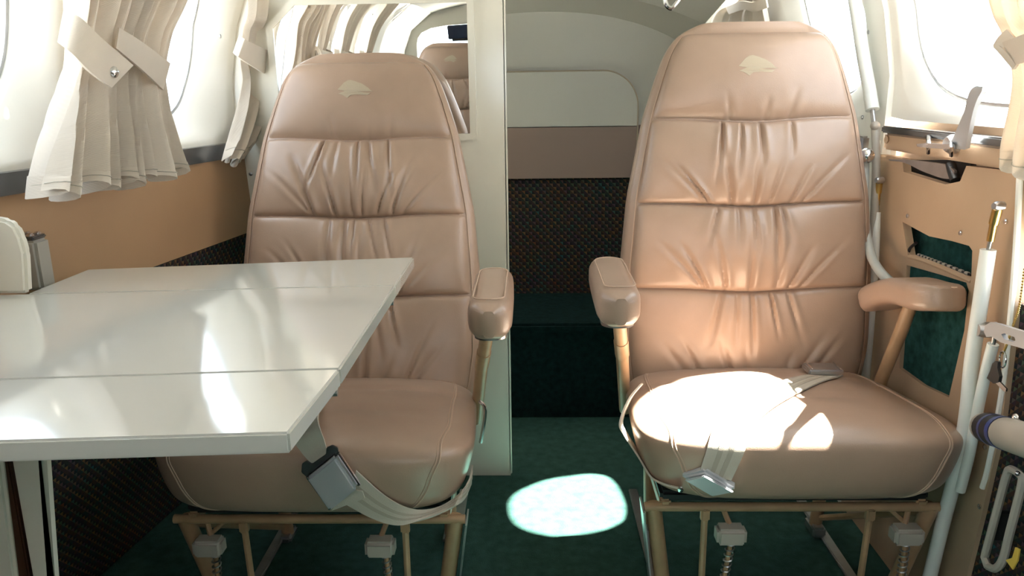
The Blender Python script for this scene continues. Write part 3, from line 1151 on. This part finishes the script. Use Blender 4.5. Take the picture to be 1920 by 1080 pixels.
c2 = curtain('curtain', rowpx([(-220, 455, 540, 1), (0, 465, 530, .8), (60, 454, 522, .6), (110, 450, 520, .5), (150, 456, 516, .6), (200, 449, 502, .9),
                               (250, 436, 484, 1), (303, 421, 452, 1)], 0.045, -1),
             0.05, -1, 3, 'narrow cream curtain tied back between the window and the partition', 8, amp=0.012)
bandpx(c2, [(450, 66), (462, 76), (495, 92), (524, 108)], [(438, 100), (450, 110), (485, 132), (520, 152)], [.045, .068, .075, .066], -1)

c3 = curtain('curtain', rowpx([(-220, 1820, 1965, 1), (0, 1864, 1975, .8), (60, 1884, 1985, .6), (105, 1897, 1990, .5), (150, 1903, 1995, .6), (210, 1896, 2000, .8),
                               (270, 1884, 2000, .9), (322, 1881, 2000, .9)], 0.035, 1),
             0.05, 1, 4, 'cream curtain with a folded tieback hanging at the right edge', 12, amp=0.012)
bandpx(c3, [(1882, 78), (1905, 70), (1940, 55), (1990, 30)], [(1904, 122), (1918, 118), (1950, 108), (1990, 90)], [.060, .068, .07, .06], 1)
bandpx(c3, [(1890, 55), (1874, 70), (1864, 86)], [(1905, 72), (1892, 82), (1880, 96)], [.050, .056, .060], 1)
bandpx(c3, [(1864, 88), (1880, 104), (1902, 130)], [(1876, 86), (1892, 100), (1908, 121)], [.060, .064, .064], 1, 'tieback_edge')

c4 = curtain('curtain', rowpx([(-70, 1375, 1425, 1), (-20, 1395, 1430, .6), (5, 1385, 1434, .5), (22, 1350, 1438, .9), (60, 1335, 1444, 1), (150, 1330, 1450, 1), (240, 1325, 1450, 1)], 0.05, 1),
             0.05, 1, 5, 'bunched cream curtain showing above the right seat headrest', 15, amp=0.014)
bandpx(c4, [(1362, 14), (1390, 2), (1412, 4), (1436, -6)], [(1368, 26), (1396, 18), (1416, 22), (1440, 14)], [.075, .085, .085, .07], 1)

for i, (yc, lab) in enumerate(((0.755, 'cream curtain farthest left of those reflected in the mirror'), (0.24, 'cream curtain in the middle of those reflected in the mirror'),
                               (-0.27, 'cream curtain farthest right of those reflected in the mirror'))):
    rows = []
    for z, h, a in ((1.37, .13, 1), (1.25, .11, .9), (1.12, .075, .6), (1.07, .07, .5), (0.98, .09, .8), (0.87, .12, 1), (0.78, .13, 1)):
        p = lambda y: np.array([XL(y, z) + 0.065, y, z])
        rows.append((p(yc - h), p(yc + h), a))
    T = curtain('curtain', rows, 0.06, -1, 5, lab, 30 + i, amp=0.016)
    T.part('tieback', strip([(XL(yc, 1.1) + .05, yc - .085, 1.13), (XL(yc, 1.1) + .105, yc - .03, 1.11), (XL(yc, 1.1) + .105, yc + .03, 1.11), (XL(yc, 1.1) + .05, yc + .085, 1.13)],
                            [(XL(yc, 1.1) + .05, yc - .085, 1.085), (XL(yc, 1.1) + .105, yc - .03, 1.065), (XL(yc, 1.1) + .105, yc + .03, 1.065), (XL(yc, 1.1) + .05, yc + .085, 1.085)], .004), 'curtain')

# ================================================================ seat belts
def bvh_of(objs):
    V, F = [], []
    for o, loc in objs:
        n = len(V)
        V += [tuple(np.array(v.co) + np.array(loc)) for v in o.data.vertices]
        F += [tuple(i + n for i in p.vertices) for p in o.data.polygons]
    return BVHTree.FromPolygons(V, F)


def cush(S):
    return [(o, S.o.location[:]) for o in S.o.children if o.name.split('.')[0] in ('seat_cushion',)]


bvR, bvL = bvh_of(cush(seat_r)), bvh_of(cush(seat_l))


def hit(bv, u, v, lift, Y=1.2):
    d = ray(u, v)
    h = bv.ray_cast(Vector(CO), Vector(d).normalized())
    if h[0] is None:
        return PY(u, v, Y)
    return np.array(h[0]) + lift * np.array(h[1]) * (1 if Vector(h[1]).dot(Vector(d)) < 0 else -1)


def dense(px, k=5):
    return [tuple(p) for p in catmull([np.array([u, v, 0.0]) for u, v in px], k)[:, :2]]


def stripes(T, A, B, under, fr=((.30, .44), (.58, .72))):
    A, B = [np.asarray(a, float) for a in A], [np.asarray(b, float) for b in B]
    for f0, f1 in fr:
        T.part('woven_stripe', strip([a + (b - a) * f0 for a, b in zip(A, B)], [a + (b - a) * f1 for a, b in zip(A, B)], 0.0042), 'webbing_dark', under)


def buckle(T, cs, Y0, th, tilt=(0, -1, 0), m='satin'):
    pts = [PY(u, v, Y0) for u, v in cs]
    return T.part('buckle', poly_bevel(pts, tilt, th, 0.004), m, label='metal lift-latch buckle')


lb = Thing('seat_belt', (-0.39, 1.17, 0.27), 'grey lap belt with a square steel buckle hanging over the seat behind the table', 'seat belt')
Yb = hit(bvL, 620, 905, 0)[1] - 0.004
w1 = lb.part('webbing', strip([hit(bvL, 560, 770, .005), PY(548, 815, Yb + .012), PY(566, 848, Yb), PY(586, 870, Yb - .002)],
                              [hit(bvL, 606, 760, .005), PY(596, 785, Yb + .012), PY(608, 825, Yb), PY(615, 850, Yb - .002)], 0.003), 'webbing')
lb.part('tongue', poly_bevel([PY(u, v, Yb - .002) for u, v in ((566, 884), (567, 868), (576, 862), (586, 868), (612, 850), (613, 838), (624, 833), (634, 838), (636, 850), (634, 862), (584, 900))], (0, -1, 0), 0.004, 0.001), 'dark_trim')
bk1 = buckle(lb, ((579, 891), (631, 849), (672, 910), (621, 952)), Yb - .006, 0.014)
lb.part('buckle_side', tube([PY(577, 893, Yb - .012), PY(620, 954, Yb - .012)], 0.0035, 8), 'chrome', bk1)
lb.part('buckle_side', tube([PY(634, 849, Yb - .012), PY(674, 909, Yb - .012)], 0.0035, 8), 'chrome', bk1)
wA = [PY(668, 882, Yb - .001), hit(bvL, 721, 924, .006), hit(bvL, 766, 945, .008, 1.17), hit(bvL, 812, 945, .008, 1.17), hit(bvL, 850, 925, .008, 1.2), hit(bvL, 880, 900, .006, 1.22), PY(886, 872, 1.36)]
wB = [PY(650, 946, Yb - .001), PY(699, 972, Yb), PY(747, 985, Yb), PY(797, 973, Yb + .01), PY(835, 958, Yb + .03), PY(868, 938, Yb + .06), PY(883, 908, 1.36)]
stripes(lb, wA, wB, lb.part('webbing', strip(wA, wB, 0.003), 'webbing'))
lb.part('webbing_tail', strip([PY(655, 916, Yb - .004), PY(680, 921, Yb - .004)], [PY(622, 957, Yb - .004), PY(684, 934, Yb - .004)], 0.003, k=3), 'webbing')
lb.part('anchor_hook', tube([PY(899, 752, 1.40), PY(909, 764, 1.40), PY(908, 790, 1.40), PY(901, 830, 1.40)], 0.0035, 8, 6), 'chrome')

rb = Thing('seat_belt', (0.40, 1.17, 0.27), 'grey lap belt lying over the sunlit right seat, buckle at its front edge', 'seat belt')
Yr = hit(bvR, 1330, 890, 0)[1] - 0.004
L5 = 0.0045
wA = [hit(bvR, u, v, L5) for u, v in dense(((1310, 885), (1322, 850), (1338, 805), (1358, 778), (1405, 745), (1475, 716), (1520, 706)))]
wB = [hit(bvR, u, v, L5) for u, v in dense(((1370, 897), (1388, 860), (1413, 805), (1432, 782), (1470, 755), (1535, 722), (1580, 708)))]
stripes(rb, wA, wB, rb.part('webbing', strip(wA, wB, 0.003), 'webbing'))
nb = nrm(np.array([-0.35, -0.75, 0.55]))
p0 = PY(1322, 884, Yr - .010); p1 = PY(1381, 921, Yr - .016)
ex = nrm(p1 - p0)
q0 = PY(1273, 911, Yr - .012)
bk2 = rb.part('buckle', poly_bevel([p0, p1, PY(1334, 955, Yr - .024), q0], (0.25, 0.9, 0.30), 0.018, 0.004), 'satin', label='metal lift-latch buckle')
rb.part('buckle_lid', poly_bevel([PY(1322, 890, Yr - .0105) , PY(1376, 922, Yr - .0165), PY(1334, 950, Yr - .024), PY(1282, 912, Yr - .0125)], (-0.25, -0.9, -0.30), 0.004, 0.0015), 'satin', bk2)
rb.part('buckle_pin', lathe([(0.0, -0.003), (0.0045, -0.002), (0.0045, 0.002), (0, 0.003)], PY(1276, 918, Yr - .016), (0, 1, 0), 12), 'chrome', bk2)
side = ((1276, 917), (1245, 908), (1220, 894), (1199, 860), (1171, 816), (1162, 793), (1178, 750), (1200, 722))
rb.part('webbing', strip([PY(u, v, Yr + 0.00 + 0.028 * i) for i, (u, v) in enumerate(side)], [PY(u + 5, v - 3, Yr + 0.045 + 0.028 * i) for i, (u, v) in enumerate(side)], 0.003), 'webbing')
rb.part('anchor_tab', strip([PY(1192, 728, 1.50), PY(1204, 712, 1.53)], [PY(1214, 728, 1.50), PY(1226, 712, 1.53)], 0.004, k=3), 'label_white')
q = [hit(bvR, u, v, 0.006) for u, v in ((1508, 703), (1566, 703), (1572, 694), (1512, 692))]
cq = np.mean([hit(bvR, 1510, 702, .012), hit(bvR, 1570, 702, .012)], 0)
rb.part('tongue', box(cq, (0.070, 0.045, 0.012), bev=0.003), 'steel')
for x_ in (-.028, .028):
    rb.part('tongue_rib', box(cq + (x_, -.002, .007), (0.004, 0.04, 0.004), bev=0.001), 'chrome')

# right armrest of the right seat, swung out towards the door
ap = [PY(1636, 566, 1.555), PY(1668, 552, 1.50), PY(1705, 545, 1.43), PY(1745, 555, 1.36), PY(1775, 560, 1.30)]
loc_r = np.array(seat_r.o.location)
ar2 = seat_r.part('armrest', tuple([pad([p - loc_r for p in ap], 0.094, 0.050)][0]), 'leather')
seat_r.part('armrest_post', tube([PY(1712, 560, 1.42) - loc_r, PY(1690, 620, 1.44) - loc_r, PY(1652, 712, 1.50) - loc_r, np.array([0.262, .145, .27])], 0.0125, 12), 'frame_tan', ar2)
aw = [p - loc_r + np.array([0, 0, 0.0255]) for p in ap]
seat_r.part('stitching', tube(catmull([aw[0] + (0.0, -.028, -.001), aw[1] + (0.0, -.03, -.001), aw[2] + (0.004, -.03, -.001), aw[3] + (.004, -.03, -.001), aw[4] + (.01, -.01, -.003)], 6), 0.0013, 5), 'thread', ar2)

# ================================================================ the door on the right
dr = Thing('door_1', (0.77, 1.3, 0.0), kind='structure')
panel, pane, gasket = window_cell(XR, 1, 0.82, 1.715, 0.93, Z_UP - 0.02, 1.26, 1.165, 0.405, 0.205, 3.4, dish=0.016)
dr.part('window_panel', panel, 'cream')
w = Thing('window_7', (0.8, 1.25, 0.96), kind='structure')
w.part('pane', pane, 'pane', smooth=False); w.part('gasket', gasket, 'steel')


def door_poly(pts, off, th, m, name, holes=(), under=None, smooth=False, bev=0):
    P = [onwall(u, v, off, 1) for u, v in pts]
    X = 0.77 - off
    f2 = lambda p: (p[1], p[2])
    H = [[f2(onwall(u, v, off, 1)) for u, v in h] for h in holes]
    return dr.part(name, plate([f2(p) for p in P], H, (X, 0, 0), (0, 1, 0), (0, 0, 1), th, (1, 0, 0)), m, under, smooth)


POCK = [(1692, 416), (1742, 443), (1785, 452), (1817, 461), (1823, 470), (1821, 524), (1770, 503), (1716, 482), (1702, 478)]
INSET = [(1700, 497), (1760, 514), (1812, 530), (1816, 545), (1808, 620), (1779, 745), (1730, 722), (1686, 690)]
dp = door_poly([(1630, 286), (1692, 297), (1694, 322), (1772, 346), (1800, 340), (1812, 311), (1912, 322), (1908, 420), (1902, 600), (1878, 800), (1842, 960), (1800, 1130), (1480, 1130), (1560, 700), (1600, 500)],
               0.014, 0.016, 'door_tan', 'door_lining', [POCK, INSET])
door_poly([(1560, 230), (1990, 290), (1850, 1200), (1440, 1200)], -0.035, 0.02, 'door_tan', 'door_skin')
door_poly([(1680, 400), (1840, 440), (1836, 535), (1690, 500)], -0.02, 0.01, 'teal_carpet', 'pocket_back', under=dp)
door_poly([(1692, 492), (1826, 525), (1786, 760), (1676, 705)], 0.006, 0.01, 'teal_carpet', 'carpet_inset', under=dp)
door_poly([(1690, 300), (1820, 300), (1820, 352), (1690, 340)], -0.015, 0.01, 'black', 'lever_recess', under=dp)
dr.part('door_sun_block', box((0.81, 1.268, 0.86), (0.03, 0.893, 0.18), bev=0), 'door_tan')  # hidden box added to block sun leaking in above the door skin
# pocket lip with its beaded elastic
lip = [onwall(u, v, 0.010, 1) for u, v in ((1706, 482), (1730, 488), (1775, 506), (1824, 528))]
dr.part('pocket_lip', tube(catmull(lip, 5), 0.0055, 8), 'door_tan', dp)
el = catmull([onwall(u, v, 0.004, 1) for u, v in ((1722, 478), (1760, 492), (1822, 516))], 12)
dr.part('elastic', join(*[tube([el[i], el[i + 1]], 0.0035, 6) for i in range(0, len(el) - 1, 2)]), 'latch_grey', dp)
dr.part('elastic_cord', tube(el, 0.0022, 6), 'black', dp)
dr.part('pocket_cord', tube(catmull([onwall(u, v, 0.01, 1) for u, v in ((1718, 455), (1706, 466), (1704, 480), (1712, 486))], 6), 0.003, 7), 'black', dp)
for u, v in ((1702, 405), (1801, 437), (1886, 415), (1847, 838), (1837, 950)):
    dr.part('screw', lathe([(0, -.002), (.0045, -.0015), (.0045, .0015), (.002, .003), (0, .003)], onwall(u, v, 0.015, 1), (-1, 0, 0), 12), 'chrome', dp)
# cap strip, metal trim
zs = [onwall(1770, v, 0.02, 1)[2] for v in (249, 263, 296)]
capz0, capz1 = onwall(1770, 299, 0.02, 1)[2], onwall(1770, 262, 0.02, 1)[2]
cap = dr.part('cap_strip', box((0.762, (0.82 + 1.695) / 2, (capz0 + capz1) / 2), (0.022, 0.875, capz1 - capz0), bev=0.004), 'door_tan')
tz1 = onwall(1770, 247, 0.02, 1)[2]
dr.part('metal_trim', box((0.760, (0.82 + 1.70) / 2, (capz1 + tz1) / 2), (0.030, 0.88, tz1 - capz1), bev=0.003), 'dark_trim')
dr.part('dimple', lathe([(0, 0), (.008, 0), (.0085, .002), (.007, .003), (0, .001)], onwall(1663, 262, 0.02, 1), (-1, 0, 0), 14), 'door_tan', cap)


def stripw(A, B, offs, th=0.006, k=6):
    return strip([onwall(u, v, o, 1) for (u, v), o in zip(A, offs)], [onwall(u, v, o, 1) for (u, v), o in zip(B, offs)], th, k)


hl = dr.part('door_lever', stripw([(1782, 276), (1797, 243), (1812, 208), (1817, 188), (1824, 170), (1834, 163)], [(1814, 279), (1821, 243), (1829, 208), (1837, 186), (1845, 172), (1847, 164)],
                                  [.032, .045, .055, .058, .058, .056], 0.008), 'satin')
dr.part('lever_hub', lathe([(0.0, 0), (.017, 0), (.017, .014), (.012, .022), (0, .024)], onwall(1797, 270, 0.016, 1), (-1, 0, 0), 18), 'steel', hl)
dr.part('pull_bar', stripw([(1721, 270), (1740, 268), (1765, 270), (1788, 270)], [(1722, 275), (1740, 277), (1765, 279), (1788, 279)], [.045, .048, .048, .044], 0.005), 'chrome')
for u, v0, v1 in ((1741, 256, 286), (1784, 262, 291)):
    dr.part('pull_post', tube([onwall(u, v0, .026, 1), onwall(u, (v0 + v1) / 2, .048, 1), onwall(u, v1, .026, 1)], 0.004, 8, 5), 'chrome')
dr.part('release_lever', stripw([(1668, 299), (1700, 299), (1740, 303), (1776, 309), (1792, 320)], [(1669, 301), (1700, 306), (1730, 320), (1765, 333), (1790, 336)], [.03, .024, .018, .012, .008], 0.005), 'steel')
dr.part('release_hub', tube([onwall(1782, 308, 0.006, 1), onwall(1792, 338, 0.006, 1)], 0.009, 10), 'black')
seal = [onwall(u, v, 0.016, 1) for u, v in ((1912, 330), (1906, 450), (1898, 560), (1885, 690), (1868, 800), (1852, 880), (1842, 915))]
dr.part('seal', tube(catmull(seal, 6), 0.0048, 8), 'cream')

# struts, hoses and fittings beside the door
def px_tube(pts, off, r, k=6, n=10):
    off = [off] * len(pts) if np.isscalar(off) else off
    return tube(catmull([onwall(u, v, o, 1) for (u, v), o in zip(pts, off)], k), r, n)


gs = Thing('gas_strut', onwall(1636, 240, 0.03, 1), 'white gas strut on the post behind the door window', 'strut')
gs.part('cylinder', px_tube([(1578, -140), (1603, 0), (1618, 100), (1632, 178)], 0.036, 0.0138, n=16), 'white_plastic')
gs.part('cylinder_end', px_tube([(1631, 174), (1636, 206)], 0.036, 0.0142, n=16), 'white_plastic')
gs.part('rod', px_tube([(1636, 206), (1640, 238)], 0.036, 0.0055), 'steel')
gs.part('end_fitting', ball(onwall(1641, 236, 0.036, 1), 0.010), 'latch_grey')
gs.part('lower_tube', px_tube([(1641, 238), (1643, 300), (1641, 370), (1637, 440), (1630, 520)], 0.034, 0.0085), 'latch_grey')

hs = Thing('hose', onwall(1668, 528, 0.04, 1), 'grey flexible hose with a chrome ball end beside the right headrest', 'hose')
hs.part('tube', px_tube([(1621, 300), (1620, 370), (1623, 430), (1634, 480), (1655, 515), (1690, 545)], [.055, .06, .06, .06, .06, .05], 0.0098), 'hose_grey')
hs.part('ball_end', ball(onwall(1625, 292, 0.058, 1), 0.0165), 'chrome')
hs.part('bracket', box(onwall(1617, 270, 0.04, 1), (0.018, 0.03, 0.035), bev=0.004), 'steel')


def strut_thing(label, brass, body, rad, off, group='door gas struts'):
    T = Thing('door_strut', onwall(*body[-1], off, 1), label, 'strut', group)
    T.part('clevis', px_tube(brass[:2], off, 0.0075, n=12), 'brass')
    T.part('clevis_stem', px_tube(brass[1:3], off, 0.0058, n=10), 'brass')
    T.part('pin', lathe([(0, -.008), (.007, -.008), (.0075, .004), (.005, .009), (0, .009)], onwall(*brass[0], off + .004, 1), (-1, -0.3, 0), 12), 'steel')
    T.part('rod', px_tube([brass[2], body[0]], off, 0.0035), 'steel')
    T.part('cylinder', px_tube(body, off, rad, n=14), 'white_plastic')
    return T


strut_thing('thin grey strut with a brass end along the rear edge of the door', [(1649, 338), (1646, 362), (1644, 385)], [(1643, 398), (1640, 480), (1632, 600), (1622, 720)], 0.0092, 0.03)
strut_thing('long white strut with a brass clevis running down the middle of the door', [(1872, 386), (1863, 420), (1857, 452)], [(1853, 468), (1838, 570), (1822, 680), (1812, 780), (1794, 880), (1768, 980), (1740, 1095)], 0.0118, 0.045)
s3 = Thing('door_strut', onwall(1815, 860, 0.06, 1), 'short white strut hooked under the chrome latch plate', 'strut', 'door gas struts')
s3.part('cylinder', px_tube([(1862, 645), (1848, 700), (1833, 770), (1818, 850), (1800, 920)], 0.040, 0.0085, n=12), 'white_plastic')
s3.part('rod', px_tube([(1866, 625), (1862, 646)], 0.040, 0.0035), 'steel')

lp = Thing('latch_plate', onwall(1870, 625, 0.06, 1), 'chrome latch plate with an oblong slot at the right edge', 'latch')
X6 = 0.77 - 0.062
f6 = lambda L: [(PX(u, v, X6)[1], PX(u, v, X6)[2]) for u, v in L]
lp.part('plate', plate(f6([(1853, 622), (1856, 610), (1866, 604), (1880, 607), (1925, 621), (1990, 640), (1990, 675), (1925, 653), (1885, 642), (1868, 631), (1858, 632)]),
                       [f6([(1886, 627), (1892, 625), (1911, 632), (1913, 638), (1908, 641), (1892, 636)])], (X6, 0, 0), (0, 1, 0), (0, 0, 1), 0.007, (-1, 0, 0)), 'satin', smooth=False)
lp.part('pivot', lathe([(0, 0), (.013, 0), (.013, .02), (.010, .03), (0, .03)], PX(1867, 618, 0.75), (-1, 0, 0), 16), 'steel')

ky = Thing('key', onwall(1880, 674, 0.055, 1), 'black-headed key on a split ring hanging from a brass chain', 'key')
cx = onwall(1880, 674, 0.055, 1)
ring = [cx + 0.0125 * np.array([0.2 * math.cos(a), math.cos(a), math.sin(a)]) for a in np.linspace(0, 2 * PI, 24, endpoint=False)]
ky.part('split_ring', tube(ring, 0.0011, 6, closed=True), 'chrome')
X7 = 0.77 - 0.055
f7 = lambda L: [(PX(u, v, X7)[1], PX(u, v, X7)[2]) for u, v in L]
ky.part('key_head', plate(f7([(1867, 681), (1872, 677), (1877, 679), (1876, 690), (1880, 706), (1878, 716), (1868, 719), (1856, 709), (1862, 696)]), [], (X7, 0, 0), (0, 1, 0), (0, 0, 1), 0.005, (-1, 0, 0)), 'black', smooth=False)
ky.part('key_blade', plate(f7([(1871, 718), (1877, 714), (1891, 729), (1890, 734), (1886, 734)]), [], (X7 - .001, 0, 0), (0, 1, 0), (0, 0, 1), 0.0025, (-1, 0, 0)), 'chrome', smooth=False)
chn = catmull([onwall(u, v, 0.05, 1) for u, v in ((1921, 505), (1912, 570), (1900, 610), (1888, 645), (1881, 662))], 12)
ky.part('chain', join(*[ball(p, 0.0019, 6) for p in chn]), 'brass')

a0, a1 = PX(1848, 801, 0.735), PX(1990, 846, 0.64)
ax_ = nrm(a1 - a0)
hd = Thing('telescopic_handle', a0, 'grey cylinder with a black and blue label poking in at the right edge', 'handle')
hd.part('barrel', lathe([(0.0, -0.014), (0.016, -0.012), (0.0235, 0.0), (0.0245, 0.014), (0.0245, 0.34), (0, 0.34)], a0, ax_, 24), 'latch_grey')
lab = hd.part('label_sleeve', lathe([(0.0246, 0.020), (0.0251, 0.020), (0.0251, 0.115), (0.0246, 0.115)], a0, ax_, 24), 'black')
hd.part('label_band', lathe([(0.0251, 0.095), (0.0255, 0.095), (0.0255, 0.113), (0.0251, 0.113)], a0, ax_, 24), 'label_blue', lab)
hd.part('label_band', lathe([(0.0251, 0.050), (0.0254, 0.050), (0.0254, 0.062), (0.0251, 0.062)], a0, ax_, 24), 'label_blue', lab)
hd.part('knob', ball(PX(1906, 783, 0.70), 0.006), 'chrome')

bl = catmull([onwall(u, v, 0.05, 1) for u, v in ((1846, 1045), (1858, 1000), (1874, 940), (1888, 890), (1896, 880), (1913, 890), (1917, 902), (1906, 950), (1893, 1000), (1880, 1050), (1866, 1066), (1852, 1062))], 5)
bh = Thing('grab_bracket', onwall(1850, 1060, 0.05, 1), 'dull metal loop bracket low at the right edge', 'bracket')
bh.part('loop', tube(bl, 0.0062, 8, closed=True), 'latch_grey')
bh.part('mount', box(onwall(1880, 985, 0.03, 1), (0.03, 0.012, 0.05), bev=0.003), 'black')
bh.part('bolt', ball(onwall(1908, 888, 0.057, 1), 0.004, 8), 'chrome')
yt = [onwall(u, v, 0.07, 1) for u, v in ((1888, 1050), (1900, 1046), (1906, 1026), (1914, 1030), (1910, 1052), (1901, 1068))]
single('pull_tag', poly3([np.array([0.70, p[1], p[2]]) for p in yt], (-1, 0, 0), 0.002), 'yellow_tag', 'small yellow tag near the floor at the right edge', 'tag', smooth=False)

# grab ring under the ceiling, screws in the linings, sun visor up front
gr = Thing('grab_ring', PY(1262, -10, 2.0), 'small chrome grab ring under the ceiling lining', 'ring')
gr.part('ring', tube(catmull([PY(u, v, 2.0) for u, v in ((1246, -30), (1248, 4), (1257, 15), (1266, 8), (1278, -12), (1284, -40))], 6), 0.0058, 8), 'chrome')
for T_, u, v, s_, o_ in ((wl, 413, 68, -1, 0.001), (wr, 1628, 60, 1, 0.012), (wr, 1617, 220, 1, 0.012), (bk, 470, 326, -1, 0.0)):
    p = onwall(u, v, o_, s_)
    n_ = (1, 0, 0) if s_ < 0 else (-1, 0, 0)
    if T_ is bk:
        p = PY(u, v, YBULK); n_ = (0, -1, 0)
    T_.part('screw', lathe([(0, -.002), (.0048, -.001), (.0048, .001), (.002, .0025), (0, .0025)], p, n_, 12), 'steel')
vi = Thing('sun_visor', (-0.50, -1.62, 1.33), 'dark blue sun visor reflected at the edge of the mirror', 'visor')
vi.part('blade', box((-0.40, -1.62, 1.26), (0.30, 0.012, 0.09), axes((1, 0, 0.05), (0, 0.3, 1)), 0.004), 'visor_blue')
vi.part('arm', tube([(-0.52, -1.61, 1.205), (-0.30, -1.61, 1.21)], 0.008, 8), 'black')
